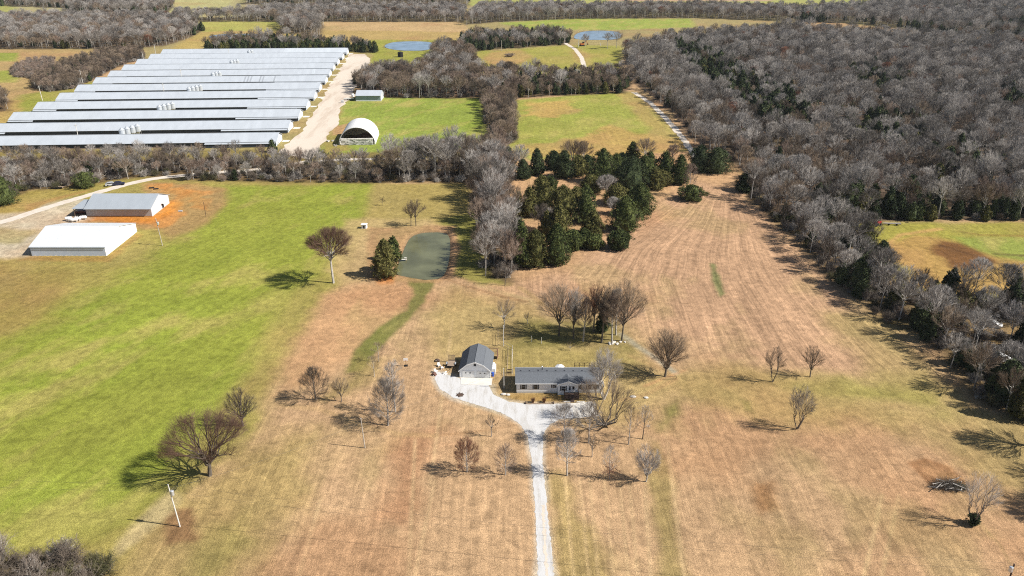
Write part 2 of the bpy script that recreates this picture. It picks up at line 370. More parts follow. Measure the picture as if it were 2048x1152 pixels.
# field beyond the hedge at the right
paint([(1690,445),(2700,440),(2700,640),(1900,600),(1790,570),(1740,500)], (172,164,78), 3, 3, mow=.2)
paint([(1758,486),(1850,468),(1905,478),(1990,508),(2100,540),(2300,560),(2300,600),(1900,590),(1820,565),(1775,520)], (194,158,94), 3, 6)
paint([(1875,478),(1935,488),(2000,522),(1965,542),(1900,532),(1865,508)], (128,88,56), 2, 3, .9)
paint([(1895,470),(2100,478),(2100,524),(1990,515),(1930,492)], (156,168,82), 2, 4, .85)
for ln, c, w in ((((1915,462),(1960,470),(2050,472)), (150,110,70), 1.2), (((1990,508),(2100,515)), (100,80,56), 1.2), (((1880,490),(2000,528),(2100,535)), (90,66,48), 1.2),
                 (((1762,500),(1800,470),(1880,458)), (214,170,110), 2.)):
    streak(ln, c, w, .8, .8, .8)
# tracks, paths, worn lines
streak([(560,810),(640,818),(720,850),(800,868),(870,872)], (206,172,122), 1.0, .8, .7)
streak([(870,872),(980,860),(1050,845)], (176,136,96), .5, .4, .7)
streak([(890,557),(930,572),(1010,595),(1085,608)], (150,112,76), .8, .5, .8)
streak([(960,572),(1060,600),(1100,640),(1130,655)], (206,180,130), 1.2, .7, .8)
streak([(1040,575),(1090,610),(1140,640)], (160,140,84), 1.4, .9, .6)
streak([(1242,668),(1272,690),(1310,715),(1350,745)], (186,178,156), 1.6, .6, .9)
streak([(1262,712),(1330,742),(1352,758),(1290,790),(1240,800)], (196,158,112), 1.2, .6, .6)
streak([(1290,772),(1340,752),(1370,740)], (204,154,110), .7, .4, .6)
for o in (0, 34):
    streak([(1763+o,990),(1756+o,1030),(1728+o*1.05,1152),(1700+o*1.15,1290)], (232,200,150), .6, .3, .9, .12)
streak([(1960,1048),(2000,1090),(2028,1140)], (140,132,80), .5, .4, .7)
streak([(1080,860),(1040,846),(1000,828),(940,808)], (150,112,72), .5, .5, .5)
streak([(480,330),(560,333),(640,322),(760,318),(940,318)], (206,188,158), 3, .8, .8)
streak([(430,345),(520,340),(600,330)], (206,188,158), 3, .8, .7)
for k in range(7):     # lighter wheel lines in the bottom fields
    x0 = 1130+k*26+ (k*37 % 11); streak([(x0-30,960),(x0,1290)], (226,194,146), .4, .3, .5, .1)
for x0, x1, y0 in ((1330,1372,850),(1290,1310,980),(905,860,640),(870,800,960),(640,560,1000),(830,815,880)):
    streak([(x0,y0),(x1,min(y0+330,1290))], (228,196,148), .5, .35, .6, .2)

paint([(1072,1160),(1066,1000),(1060,920),(1052,872),(1038,850),(1004,829),(948,811),(905,799),(876,780),(866,758),(868,738),(888,744),(920,752),(988,770),(990,788),(1020,802),(1060,807),(1142,804),(1155,838),(1120,841),(1100,853),(1090,868),(1088,920),(1096,1000),(1112,1160),(1145,1430),(1086,1430)], (226,212,190), .7, .7, .8, mow=0)
streak([(884,458),(903,470),(908,500),(903,530),(893,552),(878,562)], (206,162,122), 2.2, .9, .85, 1.)
streak([(800,559),(830,560),(878,562)], (202,164,116), 1.8, .8, .8, 1.)
# woods: pixel outlines of the ground they stand on
WOODS = {
 'big': [(1245,104),(1256,150),(1300,192),(1348,232),(1392,292),(1450,318),(1490,345),(1502,402),(1560,440),(1700,441),(2048,441),(2700,446),(2900,120),(2300,104),(2048,90),(1850,84),(1700,74),(1600,64),(1500,72),(1400,78),(1330,86),(1300,98)],
 'back_right': [(1600,44),(1700,47),(1800,57),(1880,70),(2048,78),(2600,92),(2600,-30),(1850,-20),(1760,16),(1560,26)],
 'band': [(930,50),(1000,44),(1150,38),(1390,36),(1600,44),(1560,24),(1400,20),(1180,22),(960,20)],
 'left_top': [(-500,99),(165,98),(260,97),(330,92),(380,76),(408,60),(380,46),(310,42),(130,40),(40,44),(-500,46)],
 'left_back': [(150,28),(330,27),(350,14),(330,-10),(-500,-20),(-500,10),(0,12),(130,16)],
 'treeline': [(350,44),(470,43),(640,44),(930,44),(932,24),(700,22),(560,24),(470,34),(350,36)],
 'far_left': [(480,8),(560,10),(700,10),(940,12),(940,-6),(520,-8)],
 'clump': [(560,64),(640,74),(648,50),(600,40),(560,44)],
 'cedar_block': [(402,102),(600,101),(655,101),(700,104),(752,106),(752,96),(700,92),(600,84),(520,80),(430,90)],
 'bush_strip': [(60,178),(100,184),(150,178),(205,150),(250,128),(290,118),(285,104),(200,112),(140,128),(80,156)],
 'left_clump': [(-60,228),(14,222),(22,205),(5,192),(-60,190)],
 'middle_left': [(706,170),(728,190),(775,196),(965,197),(1030,198),(1030,160),(960,150),(940,110),(905,100),(870,104),(862,130),(840,150),(760,148)],
 'middle_right': [(1030,198),(1100,192),(1180,190),(1248,186),(1262,160),(1240,148),(1100,152),(1000,150),(1000,180)],
 'middle_strip': [(966,196),(968,240),(985,282),(1010,292),(1030,284),(1032,198)],
 'pond_wood': [(938,104),(1000,98),(1130,90),(1138,88),(1140,76),(1100,70),(950,72),(920,84)],
 'hedge_low': [(-300,410),(0,402),(60,382),(110,378),(290,354),(330,360),(560,364),(740,366),(932,364),(934,322),(800,326),(640,330),(560,322),(300,320),(0,322),(-300,330)],
 'rose_strip': [(935,316),(1010,312),(1020,400),(1036,470),(1034,530),(1018,562),(972,558),(960,500),(955,430),(940,370)],
 'right_hedge': [(1490,345),(1500,402),(1552,446),(1604,496),(1652,548),(1705,592),(1745,628),(1795,656),(1850,672),(1885,722),(1925,770),(1965,806),(2048,840),(2600,950),(2600,700),(2048,600),(1950,596),(1850,592),(1776,564),(1740,500),(1690,446),(1560,440)],
 'brush_tan': [(20,152),(60,158),(112,136),(110,116),(60,118),(24,134)],
 'corner_brush': [(-300,1120),(60,1118),(130,1102),(225,1125),(235,1300),(-300,1300)],
}
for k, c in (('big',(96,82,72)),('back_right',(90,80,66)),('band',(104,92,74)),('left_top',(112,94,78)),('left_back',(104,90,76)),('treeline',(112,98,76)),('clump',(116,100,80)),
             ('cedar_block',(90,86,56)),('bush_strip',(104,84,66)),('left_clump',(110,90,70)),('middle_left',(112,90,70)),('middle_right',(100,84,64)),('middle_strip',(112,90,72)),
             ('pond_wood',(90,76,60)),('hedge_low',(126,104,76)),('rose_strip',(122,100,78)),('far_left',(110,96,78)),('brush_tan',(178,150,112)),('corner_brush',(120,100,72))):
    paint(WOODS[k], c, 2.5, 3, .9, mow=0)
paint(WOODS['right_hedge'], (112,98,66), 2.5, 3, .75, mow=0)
paint([(1900,640),(2400,680),(2400,800),(2048,780),(1960,740)], (176,146,100), 3, 3, .8)

# contour mowing of the right field: swaths follow the two side curves
Lc = W([(1120,720),(1130,560),(1190,500),(1300,440),(1396,378),(1410,340)]); Rc = W([(1900,790),(1850,740),(1800,700),(1700,600),(1560,450),(1490,380),(1480,340)])
ly = np.array([p[1] for p in Lc]); lx = np.array([p[0] for p in Lc]); ry = np.array([p[1] for p in Rc]); rx = np.array([p[0] for p in Rc])
fld = in_poly(GX, GY, W([(1120,740),(1110,560),(1190,490),(1300,430),(1390,340),(1500,340),(1580,440),(1720,590),(1920,780),(1920,820)]))
xl = np.interp(GY, ly, lx); xr = np.interp(GY, ry, rx); cc = (GX-xl)/(xr-xl+1e-3)
MOW = np.where(fld, cc*62+300, MOW)+ (fbm(GX, GY, 30, 2)-.5)*1.5
# the green pasture was mown on a slant
past = in_poly(GX, GY, W([(-900,370),(750,362),(640,640),(340,1000),(100,1290),(-900,1290)]))
MOW = np.where(past, GX*.93-GY*.36, MOW)
# patchiness of the sward: large patches of drier and greener grass
g1 = fbm(GX, GY, 26, 5); g2 = fbm(GX+91, GY-33, 7, 4)
greenish = np.clip((COL[:, 1]-COL[:, 0])*9+.55, 0, 1)
g3 = fbm(GX*.93-GY*.36+300, (GX*.36+GY*.93)*.35, 6, 4)
dry = np.clip((g1*.45+g3*.55-.47)*6, 0, 1)*greenish*.6
lush = np.clip((fbm(GX+900, GY+10, 30, 5)-.54)*6, 0, 1)*greenish*.45
COL = COL*(1-lush[:, None])+np.array(srgb((146,162,62)))*lush[:, None]
COL = COL*(1-dry[:, None])+np.array(srgb((196,176,108)))*dry[:, None]
rd = np.clip((fbm(GX-77, GY+40, 34, 5)-.52)*5, 0, 1)*(1-greenish)*np.clip(COL[:, 0]*3-.6, 0, 1)*.45
COL = COL*(1-rd[:, None])+np.array(srgb((190,142,104)))*rd[:, None]
wn_ = np.clip((fbm(GX+40, GY*.6-90, 16, 5)-.55)*7, 0, 1)*(1-greenish)*np.clip(COL[:, 0]*3-.6, 0, 1)*.35
COL = COL*(1-wn_[:, None])+np.array(srgb((176,158,104)))*wn_[:, None]
COL *= (1+(g2-.5)*.34+(g1-.5)*.2)[:, None]
ALB = .595
COL = np.clip(COL*ALB, 0.004, .75)
# pond basins are real hollows
PONDS = {
 'pond': W([(790,545),(800,520),(812,490),(822,472),(845,464),(880,463),(897,468),(900,490),(897,520),(889,545),(876,554),(850,556),(820,551)]),
 'far_pond': W([(768,94),(775,86),(800,82),(850,82),(868,86),(866,94),(850,100),(800,100)]),
 'wood_pond': W([(1146,76),(1156,64),(1190,60),(1235,62),(1242,70),(1235,78),(1170,79)]),
 'field_pond': W([(415,74),(430,68),(500,66),(535,70),(520,76),(450,78)]),
}
GZ = np.zeros(len(GX))
for k, P in PONDS.items():
    big = 1.2 if k == 'pond' else 4
    s = bbox_sel(P, 20); d = dist_line(GX[s], GY[s], P, True); d = np.where(in_poly(GX[s], GY[s], P), -d, d)
    GZ[s] = np.minimum(GZ[s], -1.0*np.clip(.5-(d-.3)/(2*big), 0, 1))
    wet = np.clip(1-np.abs(d)/(1.6 if k == 'pond' else 3), 0, 1)[:, None]*.75
    COL[s] = COL[s]*(1-wet)+np.array((.13,.09,.06))*wet
nr, nc = len(Yr), len(cols_px)
ii = (np.arange(nr-1)[:, None]*nc+np.arange(nc-1)[None, :]).ravel()
quads = np.stack([ii, ii+1, ii+nc+1, ii+nc], 1).astype(np.int32)
me = bpy.data.meshes.new('ground'); me.vertices.add(len(GX)); me.vertices.foreach_set('co', np.stack([GX, GY, GZ], 1).astype(np.float32).ravel())
me.loops.add(quads.size); me.loops.foreach_set('vertex_index', quads.ravel())
me.polygons.add(len(quads)); me.polygons.foreach_set('loop_start', np.arange(0, quads.size, 4, dtype=np.int32)); me.update(calc_edges=True)
a = me.attributes.new('soil_colour', 'FLOAT_COLOR', 'POINT'); a.data.foreach_set('color', np.concatenate([COL, np.ones((len(GX), 1))], 1).astype(np.float32).ravel())
a = me.attributes.new('swath', 'FLOAT', 'POINT'); a.data.foreach_set('value', MOW.astype(np.float32))
a = me.attributes.new('swath_strength', 'FLOAT', 'POINT'); a.data.foreach_set('value', MS.astype(np.float32))
def ground_material():
    m, n, b = nt('dry_and_green_grass'); L = n.links; N = n.nodes.new
    def at(nm, out):
        q = N('ShaderNodeAttribute'); q.attribute_name = nm; return q.outputs[out]
    tc = N('ShaderNodeTexCoord')
    def noise(scale, detail, vec=None, rough=.6, dist=0):
        q = N('ShaderNodeTexNoise'); q.inputs['Scale'].default_value = scale; q.inputs['Detail'].default_value = detail
        q.inputs['Roughness'].default_value = rough; q.inputs['Distortion'].default_value = dist
        L.new(vec or tc.outputs['Object'], q.inputs['Vector']); return q.outputs['Fac']
    def rng(v, a0, a1, b0, b1):
        q = N('ShaderNodeMapRange'); L.new(v, q.inputs[0])
        for i, x in enumerate((a0, a1, b0, b1)): q.inputs[1+i].default_value = x
        return q.outputs[0]
    def math_(op, x, y):
        q = N('ShaderNodeMath'); q.operation = op
        for i, k in enumerate((x, y)):
            if isinstance(k, (int, float)): q.inputs[i].default_value = k
            else: L.new(k, q.inputs[i])
        return q.outputs[0]
    tuft = rng(noise(5.2, 5, None, .9), .40, .60, .48, 1.50)
    med = rng(noise(.5, 7, None, .8, .6), .36, .64, .70, 1.30)
    cx = N('ShaderNodeCombineXYZ'); L.new(math_('MULTIPLY', at('swath', 'Fac'), 1.0), cx.inputs[0])
    gy = N('ShaderNodeSeparateXYZ'); L.new(tc.outputs['Object'], gy.inputs[0]); L.new(math_('MULTIPLY', gy.outputs[1], .035), cx.inputs[1])
    sw = rng(noise(.55, 4, cx.outputs[0], .7), .36, .66, -.30, .30)
    sw2 = rng(noise(2.2, 3, cx.outputs[0], .6), .3, .7, -.16, .16)
    strk = math_('ADD', 1.0, math_('MULTIPLY', math_('ADD', sw, sw2), at('swath_strength', 'Fac')))
    wl = math_('MULTIPLY', rng(noise(.9, 2, cx.outputs[0], .5), .60, .66, 0, .35), at('swath_strength', 'Fac')); strk = math_('ADD', strk, wl)
    tot = math_('MULTIPLY', math_('MULTIPLY', tuft, med), strk)
    vm = N('ShaderNodeVectorMath'); vm.operation = 'MULTIPLY'; L.new(at('soil_colour', 'Color'), vm.inputs[0]); L.new(tot, vm.inputs[1])
    # single straw-coloured and dark tufts
    sp = rng(noise(1.1, 8, None, .85), .60, .68, 0, .6)
    mx = N('ShaderNodeMix'); mx.data_type = 'RGBA'; L.new(sp, mx.inputs['Factor']); L.new(vm.outputs[0], mx.inputs['A']); mx.inputs['B'].default_value = (.40,.32,.18,1)
    sp2 = rng(noise(.8, 9, None, .85), .61, .70, 0, .55)
    mx2 = N('ShaderNodeMix'); mx2.data_type = 'RGBA'; L.new(sp2, mx2.inputs['Factor']); L.new(mx.outputs['Result'], mx2.inputs['A']); mx2.inputs['B'].default_value = (.12,.11,.045,1)
    L.new(mx2.outputs['Result'], b.inputs['Base Color'])
    b.inputs['Roughness'].default_value = .95; b.inputs['Specular IOR Level'].default_value = .05
    bp = N('ShaderNodeBump'); bp.inputs['Strength'].default_value = .8; bp.inputs['Distance'].default_value = .16
    L.new(noise(3.6, 5, None, .8), bp.inputs['Height']); L.new(bp.outputs[0], b.inputs['Normal'])
    return m
me.materials.append(ground_material())
tag(link_mesh('ground', me), kind='structure')

# ------------------------------------------------------------------ sheets: driveway, roads, slabs, water
def sheet(name, pts, z, m, rag=0., step=None, kind='structure'):
    """flat sheet; the outline is subdivided and roughened so gravel edges are uneven"""
    out = []
    rr = random.Random(name)
    for i in range(len(pts)):
        a = Vector(pts[i]); b = Vector(pts[(i+1) % len(pts)]); L = (b-a).length
        n = max(1, int(L/step)) if step else 1
        nrm = Vector((-(b-a).y, (b-a).x)).normalized() if L > 0 else Vector((0, 0))
        for k in range(n):
            p = a.lerp(b, k/n)
            if rag: p = p+nrm*(rr.random()-.5)*2*rag
            out.append((p.x, p.y, z))
    tri = tessellate_polygon([[Vector(p) for p in out]])
    me = bpy.data.meshes.new(name); me.from_pydata(out, [], [tuple(t) for t in tri]); me.materials.append(m)
    bm = bmesh.new(); bm.from_mesh(me)
    for f in bm.faces:
        f.normal_update()
        if f.normal.z < 0: f.normal_flip()
    bm.to_mesh(me); bm.free()
    o = link_mesh(name, me)
    if kind: tag(o, kind=kind)
    return o
def smooth_loop(P, n=3):
    """Chaikin corner cutting"""
    for _ in range(n):
        Q = []
        for i in range(len(P)):
            a = P[i]; b = P[(i+1) % len(P)]
            Q += [(a[0]*.75+b[0]*.25, a[1]*.75+b[1]*.25), (a[0]*.25+b[0]*.75, a[1]*.25+b[1]*.75)]
        P = Q
    return P
def gravel(name, c1, c2, s=.5, streaky=True):
    m, n, b = nt(name); L = n.links
    tc = n.nodes.new('ShaderNodeTexCoord'); mp = n.nodes.new('ShaderNodeMapping'); mp.inputs['Scale'].default_value = (1, .16 if streaky else 1, 1)
    L.new(tc.outputs['Object'], mp.inputs[0])
    a = n.nodes.new('ShaderNodeTexNoise'); a.inputs['Scale'].default_value = s; a.inputs['Detail'].default_value = 8; a.inputs['Roughness'].default_value = .7; L.new(mp.outputs[0], a.inputs[0])
    mr = n.nodes.new('ShaderNodeMapRange'); mr.inputs[1].default_value = .48; mr.inputs[2].default_value = .72; L.new(a.outputs[0], mr.inputs[0])
    mx = n.nodes.new('ShaderNodeMix'); mx.data_type = 'RGBA'; mx.inputs['A'].default_value = (*c1, 1); mx.inputs['B'].default_value = (*c2, 1)
    L.new(mr.outputs[0], mx.inputs['Factor'])
    f = n.nodes.new('ShaderNodeTexNoise'); f.inputs['Scale'].default_value = 5; f.inputs['Detail'].default_value = 5; L.new(tc.outputs['Object'], f.inputs[0])
    m2 = n.nodes.new('ShaderNodeMapRange'); m2.inputs[1].default_value = .3; m2.inputs[2].default_value = .7; m2.inputs[3].default_value = .88; m2.inputs[4].default_value = 1.1; L.new(f.outputs[0], m2.inputs[0])
    vm = n.nodes.new('ShaderNodeVectorMath'); vm.operation = 'MULTIPLY'; L.new(mx.outputs['Result'], vm.inputs[0]); L.new(m2.outputs[0], vm.inputs[1])
    L.new(vm.outputs[0], b.inputs['Base Color']); b.inputs['Roughness'].default_value = .95
    bp = n.nodes.new('ShaderNodeBump'); bp.inputs['Strength'].default_value = .3; bp.inputs['Distance'].default_value = .04; L.new(f.outputs[0], bp.inputs['Height']); L.new(bp.outputs[0], b.inputs['Normal'])
    return m
M['gravel_white'] = gravel('white_gravel', (.50,.495,.49), (.36,.335,.30), .9)
M['gravel_tan'] = gravel('tan_gravel', (.55,.48,.40), (.40,.31,.235), .16)
M['gravel_pale'] = gravel('pale_dirt_gravel', (.56,.50,.43), (.44,.37,.29), .3, False)
drive = [(1076,1152),(1069,1000),(1063,920),(1055,872),(1040,848),(1004,826),(948,808),(908,796),(880,778),(870,758),(872,742),(888,748),(920,756),(923,768),(978,770),(988,790),(1020,804),(1060,809),(1110,808),(1142,806),(1152,836),(1120,838),(1098,850),(1087,868),(1085,920),(1093,1000),(1108,1152),(1140,1420),(1092,1420)]
sheet('driveway', W(drive), .02, M['gravel_white'], .14, .45)
garage_rz = math.radians(-3)
sheet('garage_apron', W([(921,755),(985,757),(983,771),(922,769)]), .05, M['concrete'])
sheet('parking_pad', W([(1141,807),(1184,803),(1197,832),(1150,837)]), .05, M['concrete'])
sheet('poultry_yard', W([(697,108),(728,108),(740,118),(733,140),(700,196),(682,214),(676,246),(655,272),(640,300),(620,318),(560,306),(572,290),(603,262),(640,205),(662,166),(688,128)]), .02, M['gravel_tan'], 1.2, 4)
def ribbon(name, px, w, z, m, rag=.3, step=1.5):
    P = [Vector(p) for p in W(px)]; Ls = []; Rs = []; rr = random.Random(name)
    pts = []
    for i in range(len(P)-1):
        n = max(1, int((P[i+1]-P[i]).length/step))
        for k in range(n): pts.append(P[i].lerp(P[i+1], k/n))
    pts.append(P[-1]); me_v = []; me_f = []
    for _ in range(int(8/step)+4):
        pts = [pts[0]]+[(pts[i-1]+pts[i]*2+pts[i+1])/4 for i in range(1, len(pts)-1)]+[pts[-1]]
    for i, p in enumerate(pts):
        d = (pts[min(i+1, len(pts)-1)]-pts[max(i-1, 0)]).normalized(); nn = Vector((-d.y, d.x))
        for s in (1, -1):
            q = p+nn*s*(w/2+(rr.random()-.5)*2*rag); me_v.append((q.x, q.y, z))
    for i in range(len(pts)-1): me_f.append((2*i+1, 2*i+3, 2*i+2, 2*i))
    me = bpy.data.meshes.new(name); me.from_pydata(me_v, [], me_f); me.materials.append(m)
    return tag(link_mesh(name, me), kind='structure')
ribbon('farm_road', [(-140,474),(0,446),(110,410),(200,384),(262,366),(305,357),(420,346),(540,338),(620,322)], 4.2, .03, M['gravel_pale'])
ribbon('driveway_median', [(1086,1010),(1088,1060),(1091,1100),(1094,1160),(1098,1230)], .5, .03, M['gravel_tan'], .18, .4)
ribbon('farm_lane', [(1130,86),(1150,98),(1163,115),(1172,145)], 3.6, .03, M['gravel_pale'])
ribbon('wood_lane', [(1268,185),(1300,205),(1335,240),(1365,275),(1385,305),(1400,330)], 3.2, .03, M['gravel_pale'], .5)
ribbon('field_lane', [(800,318),(700,318),(640,322)], 3, .034, M['gravel_pale'])
def water_mat(name, col, rough=.12, var=0.25):
    m, n, b = nt(name); L = n.links
    tc = n.nodes.new('ShaderNodeTexCoord'); a = n.nodes.new('ShaderNodeTexNoise'); a.inputs['Scale'].default_value = .12; a.inputs['Detail'].default_value = 6; L.new(tc.outputs['Object'], a.inputs[0])
    mr = n.nodes.new('ShaderNodeMapRange'); mr.inputs[1].default_value = .35; mr.inputs[2].default_value = .65; mr.inputs[3].default_value = 1-var; mr.inputs[4].default_value = 1+var; L.new(a.outputs[0], mr.inputs[0])
    vm = n.nodes.new('ShaderNodeVectorMath'); vm.operation = 'MULTIPLY'; vm.inputs[0].default_value = col; L.new(mr.outputs[0], vm.inputs[1]); L.new(vm.outputs[0], b.inputs['Base Color'])
    b.inputs['Roughness'].default_value = rough; b.inputs['Specular IOR Level'].default_value = .5; b.inputs['IOR'].default_value = 1.33
    w = n.nodes.new('ShaderNodeTexNoise'); w.inputs['Scale'].default_value = 3; w.inputs['Detail'].default_value = 3; L.new(tc.outputs['Object'], w.inputs[0])
    bp = n.nodes.new('ShaderNodeBump'); bp.inputs['Strength'].default_value = .12; bp.inputs['Distance'].default_value = .05; L.new(w.outputs[0], bp.inputs['Height']); L.new(bp.outputs[0], b.inputs['Normal'])
    return m
M['murky'] = water_mat('murky_green_water', (.115,.118,.066)); M['far_water'] = water_mat('blue_grey_water', (.17,.24,.34), .08)  # far ponds: the bluish sky reflection is put into the base colour
for k, P in PONDS.items():
    Pp = smooth_loop(P, 2); cx = sum(p[0] for p in Pp)/len(Pp); cy = sum(p[1] for p in Pp)/len(Pp)
    sheet(k+'_water', [(cx+(x-cx)*1.03, cy+(y-cy)*1.03) for x, y in Pp], -.42, M['murky'] if k == 'pond' else M['far_water'], kind='structure')

# ------------------------------------------------------------------ trees
def rvec(r):
    while True:
        v = Vector((r.uniform(-1,1), r.uniform(-1,1), r.uniform(-1,1)))
        if .05 < v.length < 1: return v.normalized()
class Sticks:
    """fast collector of 3- or 5-sided tapered sticks"""
    def __init__(s): s.v = []; s.f = []
    def add(s, p0, p1, r0, r1, n=3):
        d = p1-p0
        if d.length < 1e-5: return
        d = d.normalized(); a = Vector((0,0,1)) if abs(d.z) < .9 else Vector((1,0,0))
        u = d.cross(a).normalized(); w = d.cross(u); k = len(s.v)
        for p, r in ((p0, r0), (p1, r1)):
            for i in range(n):
                t = 2*math.pi*i/n; c = math.cos(t)*r; q = math.sin(t)*r
                s.v.append((p.x+u.x*c+w.x*q, p.y+u.y*c+w.y*q, p.z+u.z*c+w.z*q))
        for i in range(n):
            j = (i+1) % n; s.f.append((k+i, k+j, k+n+j, k+n+i))
    def curve(s, p0, d0, p1, r0, r1, n=3, seg=3, wig=0.):
        """quadratic bend from p0 leaving along d0 to p1; returns the points"""
        c = p0+d0*(p1-p0).length*.45; pts = []
        for i in range(seg+1):
            t = i/seg; pts.append(p0*(1-t)**2+c*2*t*(1-t)+p1*t*t)
        if wig:
            L_ = (p1-p0).length*wig
            for i in range(1, seg): pts[i] = pts[i]+Vector((math.sin(i*2.1+p1.x*9), math.cos(i*2.7+p1.y*7), math.sin(i*1.7+p1.z*5)))*L_
        for i in range(seg): s.add(pts[i], pts[i+1], r0+(r1-r0)*i/seg, r0+(r1-r0)*(i+1)/seg, n)
        return pts
def tree_mesh(seed, h, w, cb=.25, style='round', limbs=10, n2=7, n3=5, n4=5, tr=None, tw=.016, stems=1, low_up=.35, flat=1., tb=.28):
    """a leafless tree: trunk mesh data (trunk and limbs) and crown mesh data (boughs and twigs)"""
    r = random.Random(seed); A = Sticks(); B = Sticks(); tr = tr or h*.02+.04
    cz = h*(1+cb)/2; rz = h*(1-cb)/2*1.02; rx = w/2; ctr = Vector((0, 0, cz))
    def clampe(p):
        q = p-ctr; k = math.sqrt((q.x/rx)**2+(q.y/rx)**2+(q.z/rz)**2)
        lim = .86+.22*r.random()
        return ctr+q*(lim/k) if k > lim else p
    limbsets = []
    for st in range(stems):
        base = Vector((r.uniform(-.12,.12), r.uniform(-.12,.12), -.15)) if stems > 1 else Vector((0, 0, -.15))
        lean = Vector((r.uniform(-.06,.06), r.uniform(-.06,.06), 1)).normalized()
        if style == 'central': top = Vector((lean.x*h*.6, lean.y*h*.6, h*.93))
        elif stems > 1:
            an = 2*math.pi*(st+r.random()*.4)/stems; top = Vector((math.cos(an)*rx*.35, math.sin(an)*rx*.35, h*cb+h*.14)); lean = (top-base).normalized()
        else: top = Vector((lean.x*h*.3, lean.y*h*.3, h*cb*(1.25 if style != 'spread' else 1.05)+.2))
        r0 = tr/ (stems**.5)
        tp = A.curve(base, lean, top, r0*1.05, r0*(.22 if style == 'central' else .72), 6, 5 if style == 'central' else 3)
        nl = max(3, limbs//stems)*(2 if style == 'central' else 1)
        for i in range(nl):
            f = (i+.5)/nl
            if style == 'central':
                t = .18*(cb > .1)+cb*.6+(1-cb*.6-.22)*f; t = min(t, .95); k = t*(len(tp)-1); q = int(k); q = min(q, len(tp)-2); p = tp[q].lerp(tp[q+1], k-q)
                an = i*2.4+r.random()*.7; el = low_up+.15+.65*f+r.uniform(-.1,.15)
                ln = rx*1.25*(1-.5*f)*(.8+.4*r.random())*min(1, .62+f*1.6)
                e = p+Vector((math.cos(an)*math.cos(el), math.sin(an)*math.cos(el), math.sin(el)))*ln*1.15
            else:
                p = tp[-1].lerp(tp[-2], r.random()*.55*(1 if i else 0))
                an = i*2.4+r.random()*.8
                ph = (f**.7)*1.85 if style != 'spread' else .45+f*1.15
                if stems > 1: ph *= .8; an = 2*math.pi*st/stems+r.uniform(-1.2,1.2)
                e = ctr+Vector((math.cos(an)*math.sin(ph)*rx*(.78 if style != 'spread' else .9), math.sin(an)*math.sin(ph)*rx*(.78 if style != 'spread' else .9), math.cos(ph)*rz*.70*flat-(.05*rz if ph > .9 else 0)))
            e = clampe(e); d0 = (e-p).normalized(); d0 = (d0*.55+Vector((0,0,1))*.5+rvec(r)*.25).normalized()
            lr = r0*(.5 if style != 'central' else .24*(1.1-f*.6))
            pts = A.curve(p, d0, e, lr, lr*.25, 4, 6, .035 if style != 'central' else .015)
            limbsets.append((pts, lr, (e-p).length))
    if style == 'central': n2 = max(3, int(n2*.7)); n4 = max(3, n4-1)
    for pts, lr, ln in limbsets:
        for j in range(n2):
            t = tb+(1-tb)*(j+r.random())/n2; t = min(t, 1); k = t*(len(pts)-1); q = min(int(k), len(pts)-2); p = pts[q].lerp(pts[q+1], k-q)
            d = (pts[q+1]-pts[q]).normalized(); out = (p-Vector((0,0,cz-rz*.7)))
            out = out.normalized() if out.length > 0 else d
            dd = (d*.65+out*.6+rvec(r)*.62+Vector((0,0,.12))).normalized(); L2 = min(ln, rx*1.1)*((.44 if style != 'central' else .5)+.28*r.random())*(1.1-.35*t)
            e = clampe(p+dd*L2); r2 = max(lr*.42*(1-t*.5), tw*1.5)
            p2 = B.curve(p, (d+dd).normalized(), e, r2, tw*1.1, 3, 2); l2 = (e-p).length
            for m in range(n3):
                t3 = .25+.75*(m+r.random())/n3; k3 = min(t3, .999)*2; q3 = int(k3); pp = p2[q3].lerp(p2[q3+1], k3-q3); d3b = (p2[q3+1]-p2[q3]).normalized()
                d3 = (d3b*.75+out*.45+rvec(r)*.62).normalized(); L3 = L2*(.40+.28*r.random())
                e3 = clampe(pp+d3*L3); B.add(pp, e3, tw*1.1, tw*.7)
                for u in range(n4):
                    t4 = .15+.85*(u+r.random())/n4; p4 = pp.lerp(e3, min(t4, 1)); d4 = (d3*.8+out*.35+rvec(r)*.55).normalized()
                    B.add(p4, p4+d4*L3*(.45+.35*r.random()), tw*.8, tw*.35)
    return A, B
def sticks_mesh(name, S, m):
    me = bpy.data.meshes.new(name); me.from_pydata(S.v, [], S.f); me.materials.append(m); return me
def bare_tree(seed, bx, by, top, wpx, label, bark='bark_grey', twig='twig_grey', group=None, name='bare_tree', cat='tree', **kw):
    kw['tw'] = kw.get('tw', .016)*(.66 if by > 600 else .85)
    X, Y = G(bx, by); s = scale_at(X, Y); h = hgt(bx, by, top); w = wpx/s
    A, B = tree_mesh(seed, h, w, **kw)
    t = thing(name, label, cat, (X, Y, 0), 0, group)
    link_mesh('trunk', sticks_mesh('trunk', A, M[bark]), t); link_mesh('crown', sticks_mesh('crown', B, M[twig]), t)
    return t
